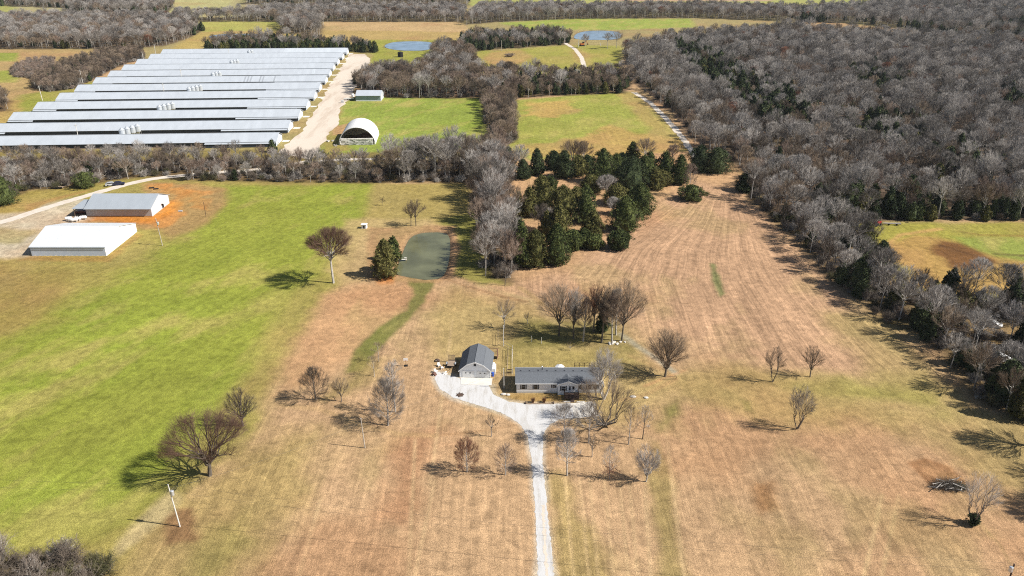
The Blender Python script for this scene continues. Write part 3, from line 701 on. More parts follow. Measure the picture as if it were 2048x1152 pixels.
# evergreen: a trunk, and a crown of small leaf sprays in drooping clumps round it
def cedar_data(seed, h, w, style='cone', n=230, leaf=.34, per=22):
    r = random.Random(seed); V = []; F = []
    A = Sticks(); A.add(Vector((0,0,-.1)), Vector((0,0,h*.85)), h*.018+.05, .03, 6)
    def prof(t):
        if style == 'cone': return (1-t)**.62*(.62+.40*min(1, t/.16)) if t > 0 else .6
        if style == 'round': return math.sqrt(max(0, 1-(2*t-.92)**2))*.96 if t < .96 else .1
        return (1-t**2.2)**.8*(.7+.3*min(1, t/.2))
    lob = [(r.uniform(0, 6.28), r.uniform(2, 5), r.uniform(.05,.16)) for _ in range(4)]
    for i in range(n):
        t = 1-(1-(i+r.random())/n)**.62 if style == 'cone' else (i+r.random())/n
        an = r.uniform(0, 6.2832); bump = 1+sum(a*math.sin(k*an+p+t*9) for p, k, a in lob)
        rad = w/2*prof(t)*bump*(.66+.34*math.sqrt(r.random())); z = h*(.04+.94*t)
        c = Vector((math.cos(an)*rad, math.sin(an)*rad, z)); o = Vector((math.cos(an), math.sin(an), .5)).normalized()
        cr = (.35+.35*r.random())*(w*.085+.28)
        A.add(Vector((0,0,max(.3, z-rad*.35))), c, .04, .015)
        for k in range(per):
            p = c+rvec(r)*cr*r.random()**.4; q = (rvec(r)+o*.7).normalized(); ax = q.cross(rvec(r)).normalized(); s = leaf*(.55+.8*r.random())
            ax2 = ax.cross(q).normalized(); b0 = len(V)
            V.extend([tuple(p-ax*s*.42), tuple(p+ax*s*.42), tuple(p+ax2*s*.9+q*s*.25)]); F.append((b0, b0+1, b0+2))
    # dense inner wood and needles so that the crown is not hollow
    me_n = 9; zs = [.06,.2,.4,.6,.8,.93]; b0 = len(V)
    for t in zs:
        for i in range(me_n):
            an = 6.2832*i/me_n; rad = w/2*prof(t)*.60*(1+.22*(r.random()-.5)); V.append((math.cos(an)*rad, math.sin(an)*rad, h*t))
    for q in range(len(zs)-1):
        for i in range(me_n):
            j = (i+1) % me_n; F.append((b0+q*me_n+i, b0+q*me_n+j, b0+(q+1)*me_n+j, b0+(q+1)*me_n+i))
    return A, (V, F)
def cedar_mesh(name, data, m):
    me = bpy.data.meshes.new(name); me.from_pydata(data[0], [], data[1]); me.materials.append(m); return me
def shrub_data(seed, h, w, tw=.014, n=46, leafy=0):
    r = random.Random(seed); A = Sticks(); B = Sticks()
    for i in range(n):
        an = r.uniform(0, 6.28); el = .35+1.15*r.random(); b = Vector((r.uniform(-.2,.2)*w, r.uniform(-.2,.2)*w, -.05))
        e = b+Vector((math.cos(an)*math.cos(el)*w*.42, math.sin(an)*math.cos(el)*w*.42, math.sin(el)*h*.8*(.7+.4*r.random())))
        pts = A.curve(b, Vector((0,0,1)), e, tw*2, tw, 3, 3)
        for j in range(7):
            k = .8+2.2*r.random(); q = min(int(k), 2); p = pts[q].lerp(pts[q+1], k-q); d = ((pts[q+1]-pts[q]).normalized()*.6+rvec(r)*.8+Vector((0,0,.2))).normalized(); L = h*.26*(.6+.7*r.random())
            e2 = p+d*L; B.add(p, e2, tw, tw*.6)
            for u in range(4):
                p4 = p.lerp(e2, .2+.8*r.random()); B.add(p4, p4+(d*.6+rvec(r)).normalized()*L*.55, tw*.8, tw*.4)
    return A, B

# --- single trees of the lawn and fields
bare_tree(1, 667, 566, 461, 94, 'lone bare tree with a round brown umbrella crown left of the pond', 'bark_pale', 'twig_rust', cb=.38, style='round', limbs=24, n2=9, n3=6, n4=6, tr=.34, tw=.021, tb=.4)
bare_tree(2, 420, 951, 842, 158, 'big spreading bare tree with a flat reddish-brown top on the green pasture edge', 'bark_dark', 'twig_rust', cb=.18, style='spread', limbs=19, n2=11, n3=6, n4=6, tr=.42, tw=.016, flat=1.0, tb=.5)
bare_tree(3, 486, 852, 779, 62, 'dark leaning bare tree just behind the big spreading tree', 'bark_dark', 'twig_dark', cb=.12, style='round', limbs=14, n2=8, n3=6, n4=5, tr=.26)
bare_tree(4, 632, 800, 738, 62, 'bushy dark bare tree left of a smaller round one', 'bark_dark', 'twig_dark', cb=.08, style='central', limbs=18, n2=7, n3=6, n4=5, tr=.18)
bare_tree(5, 683, 803, 756, 38, 'small round bare tree beside the dark bushy one', 'bark_dark', 'twig_brown', cb=.15, style='round', limbs=10, n2=7, n3=5, n4=4, tr=.12)
bare_tree(6, 776, 851, 760, 72, 'grey bare tree with a wide low crown, front one of an overlapping pair', 'bark_grey', 'twig_grey', cb=.08, style='central', limbs=22, n2=8, n3=6, n4=5, tr=.2)
bare_tree(7, 791, 824, 722, 44, 'taller grey bare tree, rear one of the overlapping pair', 'bark_grey', 'twig_grey', cb=.15, style='central', limbs=16, n2=7, n3=5, n4=5, tr=.18)
bare_tree(8, 749, 753, 714, 34, 'thin small bare tree at the lower end of the green swale', 'bark_grey', 'twig_brown', cb=.2, style='central', limbs=8, n2=5, n3=3, n4=3, tr=.09)
bare_tree(9, 758, 724, 686, 30, 'spindly sapling at the bend of the green swale', 'bark_grey', 'twig_rose', cb=.3, style='central', limbs=7, n2=4, n3=3, n4=3, tr=.08)
bare_tree(10, 983, 873, 831, 30, 'small forked bare tree between the driveway and the red-brown oak', 'bark_grey', 'twig_dark', cb=.3, style='round', limbs=7, n2=5, n3=4, n4=3, tr=.1)
bare_tree(11, 934, 944, 877, 50, 'reddish-brown bare oak left of the driveway, leftmost of the front row', 'bark_grey', 'twig_red', cb=.1, style='central', limbs=20, n2=7, n3=5, n4=5, tr=.14, tw=.02, low_up=.2)
bare_tree(12, 1011, 950, 889, 46, 'bare tree with rusty lower twigs next to the driveway in the front row', 'bark_grey', 'twig_rose', cb=.1, style='central', limbs=16, n2=6, n3=5, n4=4, tr=.13, low_up=.3)
bare_tree(13, 1134, 951, 860, 52, 'tall pale grey bare tree right of the driveway in the front row', 'bark_pale', 'twig_pale', cb=.15, style='central', limbs=22, n2=7, n3=6, n4=5, tr=.17, low_up=.5)
bare_tree(14, 1219, 958, 892, 34, 'slim bare tree with a tuft of rusty leaves low on its trunk', 'bark_grey', 'twig_grey', cb=.12, style='central', limbs=11, n2=5, n3=4, n4=4, tr=.1)
bare_tree(15, 1292, 963, 892, 54, 'pale fan-shaped bare tree, rightmost of the front row', 'bark_pale', 'twig_pale', cb=.1, style='round', limbs=15, n2=8, n3=6, n4=5, tr=.15)
bare_tree(16, 1184, 914, 864, 32, 'small upswept bare tree behind the pale front row', 'bark_grey', 'twig_dark', cb=.2, style='round', limbs=8, n2=5, n3=4, n4=3, tr=.11)
bare_tree(17, 1177, 886, 808, 50, 'grey bare tree near the corner of the concrete pad', 'bark_grey', 'twig_grey', cb=.2, style='central', limbs=15, n2=6, n3=5, n4=4, tr=.14)
bare_tree(18, 1129, 884, 812, 60, 'broad grey bare tree right beside the driveway below the concrete pad', 'bark_grey', 'twig_grey', cb=.15, style='central', limbs=16, n2=7, n3=5, n4=5, tr=.15)
bare_tree(19, 1257, 889, 814, 42, 'slender bare tree with sparse crown, left one of the thin pair', 'bark_grey', 'twig_brown', cb=.22, style='central', limbs=11, n2=5, n3=4, n4=3, tr=.12)
bare_tree(20, 1285, 878, 812, 34, 'slender bare tree with sparse crown, right one of the thin pair', 'bark_dark', 'twig_grey', cb=.22, style='central', limbs=10, n2=5, n3=4, n4=3, tr=.11)
bare_tree(21, 1209, 850, 770, 136, 'wide many-stemmed bare tree fanning out from a dark base near the house', 'bark_dark', 'twig_brown', cb=.02, style='round', limbs=22, n2=8, n3=5, n4=4, tr=.5, stems=7, tw=.014)
bare_tree(22, 1207, 798, 698, 66, 'tall grey bare tree standing against the right end of the house', 'bark_pale', 'twig_grey', cb=.12, style='round', limbs=18, n2=9, n3=6, n4=5, tr=.34, stems=3)
bare_tree(23, 1330, 753, 664, 88, 'round brown bare tree on the lawn right of the house', 'bark_dark', 'twig_brown', cb=.12, style='round', limbs=22, n2=9, n3=6, n4=5, tr=.28)
bare_tree(24, 1545, 764, 694, 44, 'upright bare tree, left one of two in the right field', 'bark_dark', 'twig_brown', cb=.15, style='round', limbs=12, n2=7, n3=5, n4=4, tr=.16, stems=2)
bare_tree(25, 1620, 754, 690, 44, 'upright bare tree, right one of two in the right field', 'bark_dark', 'twig_brown', cb=.18, style='round', limbs=12, n2=7, n3=5, n4=5, tr=.15)
bare_tree(26, 1594, 858, 769, 58, 'lone vase-shaped bare tree in the middle of the right lawn', 'bark_dark', 'twig_grey', cb=.1, style='round', limbs=15, n2=7, n3=5, n4=5, tr=.2, stems=3)
bare_tree(27, 1944, 1048, 946, 76, 'sparse two-stemmed bare tree with a green bush at its foot by the brush pile', 'bark_dark', 'twig_grey', cb=.1, style='round', limbs=12, n2=7, n3=5, n4=4, tr=.24, stems=3, tw=.014)
bare_tree(28, 1009, 657, 600, 50, 'vase-shaped bare tree behind the tall post by the garage', 'bark_grey', 'twig_brown', cb=.25, style='round', limbs=11, n2=7, n3=5, n4=4, tr=.17)
bare_tree(29, 1055, 648, 622, 22, 'tiny grey bush-like tree left of the grove', 'bark_grey', 'twig_dark', cb=.1, style='round', limbs=7, n2=5, n3=3, n4=3, tr=.07)
bare_tree(30, 1140, 701, 684, 18, 'tiny bare tree on the lawn in front of the grove', 'bark_grey', 'twig_dark', cb=.2, style='round', limbs=6, n2=4, n3=3, n4=3, tr=.06)
grove = [(1118,672,573,92,'leftmost large tree of the grove, with a broad dark crown','bark_dark','twig_brown',.3,'round'),
 (1147,677,575,46,'second tree of the grove from the left, upright and dark','bark_dark','twig_grey',.3,'round'),
 (1166,682,592,36,'thin pale-trunked tree in the middle of the grove','bark_pale','twig_rose',.3,'central'),
 (1187,664,566,46,'reddish-topped tree at the back of the grove','bark_dark','twig_red',.35,'round'),
 (1203,684,570,48,'dark-trunked grove tree standing beside the evergreen','bark_dark','twig_dark',.4,'round'),
 (1224,688,590,40,'pale-trunked grove tree above the heap of stones','bark_pale','twig_rose',.35,'central'),
 (1243,682,565,94,'rightmost large tree of the grove, leaning out over the field','bark_dark','twig_brown',.3,'round'),
 (1232,670,578,40,'slim tree behind the rightmost big tree of the grove','bark_grey','twig_grey',.35,'central')]
for i, (x, y, tp, w, lb, bk, tw, cb, stl) in enumerate(grove):
    bare_tree(50+i, x, y, tp, w, lb, bk, tw, group='trees of the grove behind the house', cb=cb*.75, style=stl, limbs=19, n2=8, n3=6, n4=5, tr=.24, tw=.019)
bare_tree(70, 822, 452, 402, 34, 'bare tree on the far bank of the pond, left one of a pair', 'bark_dark', 'twig_brown', cb=.25, style='round', limbs=10, n2=7, n3=5, n4=4, tr=.15)
bare_tree(71, 832, 452, 400, 44, 'bare tree on the far bank of the pond, right one of a pair', 'bark_dark', 'twig_brown', cb=.25, style='round', limbs=10, n2=7, n3=5, n4=4, tr=.16)
bare_tree(72, 765, 411, 391, 14, 'tiny bare sapling alone on the grass left of the pond trees', 'bark_dark', 'twig_brown', cb=.1, style='round', limbs=6, n2=5, n3=4, n4=3, tr=.06)
bare_tree(73, 1378, 392, 328, 30, 'slim pinkish bare tree just behind the round dark bush', 'bark_grey', 'twig_rose', cb=.25, style='central', limbs=14, n2=7, n3=5, n4=5, tr=.13, tw=.02)
bare_tree(74, 1010, 571, 510, 14, 'thin dark pole-like tree at the foot of the rosy tree strip', 'bark_dark', 'twig_dark', cb=.55, style='central', limbs=7, n2=3, n3=2, n4=2, tr=.13)

for i, (x, y, tp, w, tw, lb) in enumerate(((1085,462,410,52,'twig_dark','dark bare tree among the front cedars'),(1093,462,418,40,'twig_grey','small grey bare tree at the gap in the front cedars'),(1213,390,353,44,'twig_grey','pale grey bare tree in the middle of the cedar cluster'),
   (1226,428,396,30,'twig_pale','small whitish bare tree beside the big rounded cedars'),(1144,330,283,56,'twig_brown','brown bare tree rising at the back of the cedars'),(1165,328,284,46,'twig_brown','brown bare tree next to the tallest back cedars'),
   (1290,322,279,46,'twig_brown','round brown bare tree at the upper right of the cedars'),(1040,338,290,40,'twig_grey','grey bare tree at the upper left of the cedars'),(1345,322,288,24,'twig_rose','thin rosy bare tree beyond the right cedars'))):
    bare_tree(80+i, x, y, tp, w, lb, 'bark_grey', tw, group='bare trees among the cedars', cb=.2, style='round', limbs=13, n2=8, n3=6, n4=5, tr=.2, tw=.024)
def cedar(seed, bx, by, top, wpx, label, m='cedar', style='cone', group='cedars', n=260, name='cedar_tree', cat='evergreen tree', **kw):
    X, Y = G(bx, by); s = scale_at(X, Y); h = hgt(bx, by, top); w = wpx/s
    A, D = cedar_data(seed, h, w, style, n, **kw)
    t = thing(name, label, cat, (X, Y, 0), 0, group)
    link_mesh('trunk', sticks_mesh('trunk', A, M['bark_dark']), t); link_mesh('crown', cedar_mesh('crown', D, M[m]), t)
cg = 'cedars left of the right field'
Z5 = lambda x, y: (900+x/3.292, 250+y/3.292)
ced = [ # zoom x of trunk, base y, top y, width (zoom px), material, style, label
 (560,925,690,150,'cedar_olive','oval','yellow-green cedar at the near end of the cedar cluster'),
 (470,930,610,120,'cedar','cone','dark cedar at the near end of the cluster, left of the yellow-green one'),
 (700,912,650,150,'cedar','oval','tall dark green cedar right of the yellow-green one'),
 (720,725,525,130,'cedar_olive','oval','olive cedar with rounded top beside the grey bare tree'),
 (520,600,395,100,'cedar_olive','cone','narrow olive cone standing next to the rosy tree strip'),
 (600,560,330,150,'cedar_olive','oval','broad olive cedar in the left of the cluster'),
 (740,600,400,180,'cedar_olive','oval','wide olive-brown cedar in the centre of the cluster'),
 (890,640,385,140,'cedar','cone','tall cedar in the middle of the cluster edge'),
 (940,722,560,120,'cedar_olive','cone','rusty olive cedar above the two little round ones'),
 (805,822,690,110,'cedar','round','low round cedar left in the trio of small ones'),
 (880,805,680,80,'cedar','round','small cedar in the middle of the trio of small ones'),
 (950,812,722,94,'cedar','round','small round cedar right in the trio of small ones'),
 (1110,815,695,124,'cedar','round','isolated small round cedar on the mown field'),
 (1150,694,470,176,'cedar','oval','big dark rounded cedar at the outer edge of the cluster'),
 (1245,596,385,160,'cedar','oval','big dark cedar behind the outermost rounded one'),
 (1100,520,390,150,'cedar_olive','oval','olive cedar inside the right half of the cluster'),
 (1350,420,275,112,'cedar_olive','cone','olive-green cedar at the far right of the cluster'),
 (1508,386,185,114,'cedar','cone','pointed dark cedar standing apart beside the pale track'),
 (1412,335,165,112,'cedar','cone','dark pointed cedar near the field behind the cluster'),
 (1190,410,210,210,'cedar_dark','oval','largest dark cedar mass in the upper right of the cluster'),
 (1270,390,200,150,'cedar','oval','dark cedar close behind the largest one'),
 (1000,375,155,160,'cedar','oval','tall cedar in the upper centre of the cluster'),
 (925,440,320,130,'cedar_olive','cone','small olive cedar in the upper centre'),
 (750,345,160,130,'cedar_dark','cone','dark cedar at the upper left with a ragged outline'),
 (572,325,145,90,'cedar_dark','cone','thin ragged cedar at the upper left edge'),
 (480,350,220,100,'cedar_dark','cone','dark cedar next to the rosy bare trees'),
 (1200,230,105,80,'cedar','cone','spiky cedar rising against the green field'),
 (840,330,200,120,'cedar_olive','oval','brownish cedar in the upper middle'),
 (1090,340,190,120,'cedar','oval','green cedar in the upper middle of the cluster'),
 (1640,300,135,150,'cedar_dark','oval','broad dark evergreen at the end of the shaded lane'),
 (1750,310,150,150,'cedar_dark','oval','very dark evergreen right of the shaded lane'),
 (1590,492,398,122,'cedar','round','lone round dark green bush on the mown field'),
 (1945,436,310,110,'cedar_dark','oval','dark cedar at the left corner of the big wood'),
 (380,300,140,90,'cedar_dark','cone','dark cedar at the top of the rosy strip'),
 (1310,330,170,110,'cedar','cone','pointed cedar between the large ones in the upper right'),
 (660,480,330,110,'cedar','cone','dark green cedar in the left centre'),
 (830,520,400,110,'cedar_olive','cone','olive cedar leaning against the tall middle one'),
 (640,720,560,90,'cedar_olive','cone','small olive cedar between the grey bare tree and the front cedars'),
 (440,790,600,90,'cedar_dark','cone','dark cedar half hidden by the rosy bare trees'),
 (900,310,200,110,'cedar_dark','oval','dark cedar at the back edge facing the green field'),
 (680,290,170,110,'cedar_dark','oval','small dark cedar at the back left facing the green field'),
 (1400,400,300,90,'cedar_olive','round','low olive cedar at the far right of the cluster'),
 (450,600,430,80,'cedar_olive','cone','thin olive cedar wedged against the rosy bare trees'),
 (1130,260,180,80,'cedar_dark','cone','small dark cedar left of the spiky one'),
 (1040,330,230,110,'cedar_dark','oval','dark cedar in the shade of the upper middle'),
 (1210,520,420,110,'cedar','oval','dark cedar left behind the big rounded pair')]
for i, (x, by, ty, w, m, stl, lb) in enumerate(ced):
    bx, b = Z5(x, by); _, tt = Z5(x, ty)
    cedar(200+i, bx, b, tt, w/3.292*1.32, lb, m, stl, cg, n=int(190+w*1.5))
cedar(260, 772, 553, 478, 52, 'brownish-green cedar on the near left bank of the pond', 'cedar_olive', 'oval', 'cedars at the pond', n=300)
cedar(261, 788, 520, 471, 36, 'dark cedar on the pond bank just behind the brownish one', 'cedar', 'cone', 'cedars at the pond', n=220)
cedar(262, 760, 540, 505, 26, 'low cedar at the outer side of the pond cedars', 'cedar', 'round', 'cedars at the pond', n=120)
cedar(263, 1205, 662, 618, 30, 'dark evergreen hidden among the trunks of the grove', 'cedar_dark', 'oval', n=170, leaf=.26)
cedar(264, 1727, 508, 440, 50, 'tall olive cedar in the hedge by the red tractor', 'cedar_olive', 'cone', 'cedars of the right hedge', n=300)
cedar(265, 1752, 560, 480, 60, 'dark cedar in the hedge below the olive one', 'cedar_dark', 'oval', 'cedars of the right hedge', n=260)
cedar(266, 1712, 580, 515, 50, 'dark cedar on the shaded side of the right hedge', 'cedar_dark', 'oval', 'cedars of the right hedge', n=220)
cedar(267, 2005, 800, 718, 84, 'large dark cedar at the right edge of the photograph, casting a long shadow', 'cedar_dark', 'cone', 'cedars of the right hedge', n=380)
cedar(268, 2040, 835, 742, 60, 'dark cedar cut by the right edge of the photograph', 'cedar_olive', 'cone', 'cedars of the right hedge', n=300)
cedar(269, 8, 408, 352, 66, 'dark green cedar at the left edge of the photograph', 'cedar', 'oval', n=300)
cedar(270, 172, 375, 344, 44, 'dark green cedar in the hedgerow above the grey barn', 'cedar', 'round', n=200)
cedar(271, 546, 304, 278, 20, 'small dark cedar in front of the nearest poultry house', 'cedar_dark', 'cone', n=120)
cedar(272, 1944, 1049, 1028, 24, 'green bush round the foot of the sparse two-stemmed tree', 'cedar_dark', 'round', n=90, leaf=.2, name='evergreen_bush', cat='bush')

# --- woods: shared prototypes, nearest trees as objects of their own, the rest as one mass each
PB = []
_pb = [('bark_grey','twig_grey',.35,'round',12.),('bark_grey','twig_brown',.35,'round',11.),('bark_pale','twig_grey',.4,'round',13.),('bark_dark','twig_brown',.3,'central',11.),
       ('bark_grey','twig_grey',.3,'central',12.),('bark_pale','twig_pale',.35,'round',13.),('bark_grey','twig_rose',.3,'round',11.),('bark_dark','twig_red',.3,'central',10.),('bark_dark','twig_dark',.3,'round',10.)]
for i, (bk, tw, cb, stl, h) in enumerate(_pb):
    A, B = tree_mesh(900+i, h, h*.68, cb=cb, style=stl, limbs=11 if stl == 'round' else 17, n2=7, n3=5, n4=4, tr=.17, tw=.022)
    PB.append((sticks_mesh('trunk', A, M[bk]), sticks_mesh('crown', B, M[tw]), h))
PC = []
for i, (m, stl, h, w) in enumerate((('cedar','cone',8,5),('cedar_dark','oval',8,5.5),('cedar_olive','oval',7,5),('cedar_dark','cone',9,5),('cedar_dark','round',6,5.5))):
    A, D = cedar_data(950+i, h, w, stl, 150, .42, 16)
    PC.append((sticks_mesh('trunk', A, M['bark_dark']), cedar_mesh('crown', D, M[m]), h))
PS = []
for i, (bk, tw, h, w) in enumerate((('bark_dark','twig_dark',3.2,4.2),('bark_grey','twig_thin',3.6,4.4),('bark_grey','twig_grey',2.8,4.),('bark_grey','twig_rose',3.,4.),('bark_dark','brush_olive',2.6,4.))):
    A, B = shrub_data(970+i, h, w, .018)
    PS.append((sticks_mesh('stems', A, M[bk]), sticks_mesh('crown', B, M[tw]), h))
def joined(name, a, b):
    va = np.empty(len(a.vertices)*3); a.vertices.foreach_get('co', va); vb = np.empty(len(b.vertices)*3); b.vertices.foreach_get('co', vb)
    fa = [tuple(p.vertices) for p in a.polygons]; n = len(a.vertices); fb = [tuple(i+n for i in p.vertices) for p in b.polygons]
    me = bpy.data.meshes.new(name); me.from_pydata([tuple(x) for x in np.concatenate([va, vb]).reshape(-1, 3)], [], fa+fb)
    me.materials.append(a.materials[0]); me.materials.append(b.materials[0])
    mi = np.zeros(len(fa)+len(fb), np.int32); mi[len(fa):] = 1; me.polygons.foreach_set('material_index', mi); return me
def proto_collection(name, P):
    col = bpy.data.collections.new(name)
    for i, (a, b, h) in enumerate(P):
        o = bpy.data.objects.new('%s_%02d' % (name, i), joined(name, a, b)); col.objects.link(o)
    return col
ROADS = [(W([(1268,185),(1300,205),(1335,240),(1365,275),(1385,305),(1400,330)]), 4), (W([(305,357),(420,346),(540,338),(620,322),(800,318)]), 2.5), (W([(0,446),(110,410),(200,384),(262,366),(305,357)]), 4)]
AVOID = [G(2040, 668), G(1985, 648), G(2012, 716)]
def scatter(key, d, seed, hmul=(.8,1.15), mix=None, P=None, prob=1.):
    """jittered grid of tree positions inside an outline; mix: [(kind, proto index, weight)]"""
    P = W(WOODS[key]) if P is None else P; r = random.Random(seed); out = []
    xs = [p[0] for p in P]; ys = [p[1] for p in P]; nx = int((max(xs)-min(xs))/d)+1; ny = int((max(ys)-min(ys))/(d*.87))+1
    gx, gy = np.meshgrid(np.arange(nx), np.arange(ny)); rs = np.random.RandomState(seed)
    X = min(xs)+(gx+.5*(gy % 2))*d+(rs.rand(*gx.shape)-.5)*d*.8; Y = min(ys)+gy*d*.87+(rs.rand(*gx.shape)-.5)*d*.8
    X = X.ravel(); Y = Y.ravel(); k = in_poly(X, Y, P)
    for q, wd in ROADS: k &= dist_line(X, Y, q) > wd
    if prob < 1: k &= rs.rand(len(X)) < prob
    X = X[k]; Y = Y[k]; cl = fbm(X+300, Y, 40, 3)
    tot = sum(m[2] for m in mix)
    for x, y, c in zip(X, Y, cl):
        if any((x-a)**2+(y-b)**2 < 30 for a, b in AVOID): continue
        wts = [m[2]*(max(.05, 3.2*(c-.46)*6) if m[0] == 'c' and key in ('big','back_right','left_top') else 1) for m in mix]
        if key == 'big':
            c2 = fbm(np.array([x-500.]), np.array([y*1.0]), 60, 3)[0]
            wts = [w*(4 if m[1] in (1, 6, 7, 8) and c2 > .54 else 1.6 if m[1] in (5, 2) and c2 < .46 else 1) if m[0] == 'b' else w for m, w in zip(mix, wts)]
        m = r.choices(mix, wts)[0]
        out.append((m[0], m[1], float(x), float(y), r.uniform(*hmul), r.uniform(0, 6.28), key))
    return out
BM = [('b',0,5),('b',1,3),('b',2,3),('b',3,2),('b',4,4),('b',5,1.0),('b',6,2),('b',7,.5),('b',8,1.5)]
BIG = [('b',0,6),('b',1,2),('b',2,4),('b',4,5),('b',5,.6),('b',6,1.2),('b',7,.25),('b',8,1.5),('c',1,1.0),('c',3,1.0),('c',2,.3)]
pts = []
PATCH = []
for q_, (P_, pr) in enumerate((([(1335,100),(1400,104),(1480,150),(1570,210),(1600,262),(1520,262),(1450,200),(1380,160)],.8),([(1690,150),(1770,150),(1830,185),(1760,200),(1700,185)],.7),([(1480,200),(1590,220),(1620,265),(1540,275)],.8),
        ([(1680,260),(1800,250),(1850,300),(1760,330),(1690,300)],.45),([(1840,330),(1960,320),(2000,380),(1880,390)],.45),([(1540,420),(1700,405),(1850,410),(1850,440),(1600,440)],.5),([(1990,180),(2060,180),(2060,240),(2000,230)],.5))):
    PATCH.append((W(P_), pr)); pts += scatter('big', 6.0, 70+q_, (1.05,1.5), [('c',1,3),('c',3,3),('c',2,2),('c',0,1)], P=W(P_), prob=pr)
_b = scatter('big', 6.6, 11, (.65,1.2), BIG); _x = np.array([p[2] for p in _b]); _y = np.array([p[3] for p in _b]); _k = np.ones(len(_b), bool); _r = np.random.RandomState(8).rand(len(_b))
for P_, pr in PATCH: _k &= ~(in_poly(_x, _y, P_) & (_r < pr*.8))
pts += [p for p, q in zip(_b, _k) if q]
pts += scatter('back_right', 8, 12, (.8,1.2), BIG+[('c',1,3),('c',3,3)])
pts += scatter('band', 7, 13, (.8,1.2), BM)
pts += scatter('left_top', 6.5, 14, (.8,1.2), BM+[('b',6,4),('b',1,4),('c',1,.8),('c',2,.8)])
pts += scatter('left_back', 8, 15, (.8,1.2), BM+[('c',1,1.5)])
pts += scatter('treeline', 7.5, 16, (.8,1.2), BM+[('c',3,.6)])
pts += scatter('far_left', 9, 17, (.8,1.2), BM+[('c',3,1)])
pts += scatter('clump', 7, 18, (.9,1.3), BM)
pts += scatter('cedar_block', 5, 19, (.7,1.1), [('c',0,3),('c',1,3),('c',2,3),('c',3,2),('b',1,2),('b',0,1)])
pts += scatter('bush_strip', 4.2, 20, (.45,.75), [('b',1,3),('b',3,4),('b',8,4),('b',6,1),('c',1,.6)])
pts += scatter('left_clump', 4.5, 21, (.5,.8), [('b',1,3),('b',3,3),('b',8,2)])
pts += scatter('middle_left', 5.6, 22, (.7,1.15), [('b',1,4),('b',3,4),('b',0,2),('b',6,3),('b',8,4),('b',2,1.5),('c',1,1)])
pts += scatter('middle_right', 5.2, 23, (.6,1.0), [('b',1,3),('b',3,2),('b',6,1),('b',8,2),('b',5,.5),('c',1,3),('c',3,3),('c',2,2)])
pts += scatter('middle_strip', 5, 24, (.6,.95), [('b',6,4),('b',1,3),('b',3,3),('b',8,3)])
pts += scatter('pond_wood', 5.5, 25, (.7,1.05), [('c',1,4),('c',3,4),('b',8,3),('b',1,2),('b',0,2)])
pts += scatter('hedge_low', 5.6, 26, (.5,.82), [('b',0,3),('b',1,3),('b',6,3),('b',8,3),('b',2,1.5),('b',5,.4),('c',1,.5)])
pts += scatter('rose_strip', 5.4, 27, (.85,1.2), [('b',6,6),('b',2,3),('b',5,1),('b',0,3),('b',1,3),('b',8,1)])
pts += scatter('right_hedge', 5.4, 28, (.75,1.1), [('b',0,5),('b',2,3),('b',4,4),('b',5,.7),('b',1,2),('b',8,3),('c',1,2.6),('c',3,2.6),('c',2,1.6)])
pts += scatter('rows', 5, 29, (1.0,1.35), BM, P=W([(770,362),(930,362),(935,330),(775,330)]), prob=.5)
pts += scatter('edge_cedars', 5.5, 33, (.7,1.0), [('c',1,3),('c',3,3),('c',2,2),('c',0,2)], P=W([(1690,443),(2300,443),(2300,420),(1700,420)]))
pts += scatter('lane_trees', 6, 34, (.8,1.1), BM, P=W([(1404,300),(1450,318),(1490,345),(1480,310),(1440,290)]))
pts += scatter('off_right', 7, 30, (.9,1.2), BM, P=W([(2075,860),(2500,900),(2600,1150),(2220,1060),(2090,960)]))
for x, y, s_, k in ((992,300,1.25,6),(985,430,1.35,5),(990,395,1.3,2),(975,340,1.3,6),(1003,490,1.2,5),(988,520,1.1,0),(1000,455,1.2,6),(965,325,1.1,1),(845,340,1.35,0),(870,345,1.3,2),(900,340,1.25,0),(820,350,1.1,4),(1120,175,1.2,5),(990,188,1.2,5),
                    (235,22,1.3,2),(1233,84,1.3,0),(1215,86,1.1,2),(1170,84,1.,1),(1480,560,1,0)):
    if (x, y) == (1480, 560): continue
    X, Y = G(x, y+12); pts.append(('b', k, X, Y, s_, x*.7, 'rose_strip' if x > 930 and y > 200 else 'rows' if y > 300 else 'band'))
shr = []
SM = [('s',0,3),('s',1,3),('s',2,3),('s',3,1),('s',4,2)]
for key, d, sd_ in (('hedge_low',4.2,41),('right_hedge',4.6,42),('rose_strip',4.2,43),('middle_strip',4.5,44),('bush_strip',4,45),('middle_left',6,46)):
    shr += scatter(key, d, sd_, (.7,1.25), SM)
shr += scatter('big', 8, 47, (.7,1.2), SM, P=W([(1245,150),(1300,192),(1348,232),(1392,292),(1450,318),(1490,345),(1502,402),(1560,440),(2300,442),(2300,420),(1560,415),(1500,330),(1400,280),(1280,140)]))
shr += scatter('corner_brush', 3.7, 48, (.8,1.7), [('s',0,3),('s',1,5),('s',2,2),('s',4,2)])
shr += scatter('brush_tan', 4, 49, (.8,1.1), [('s',3,3),('s',1,1)])
def visible(x, y):
    u, v = to_px(x, y, 3); return 0 < u < 2048 and 0 < v < 1152
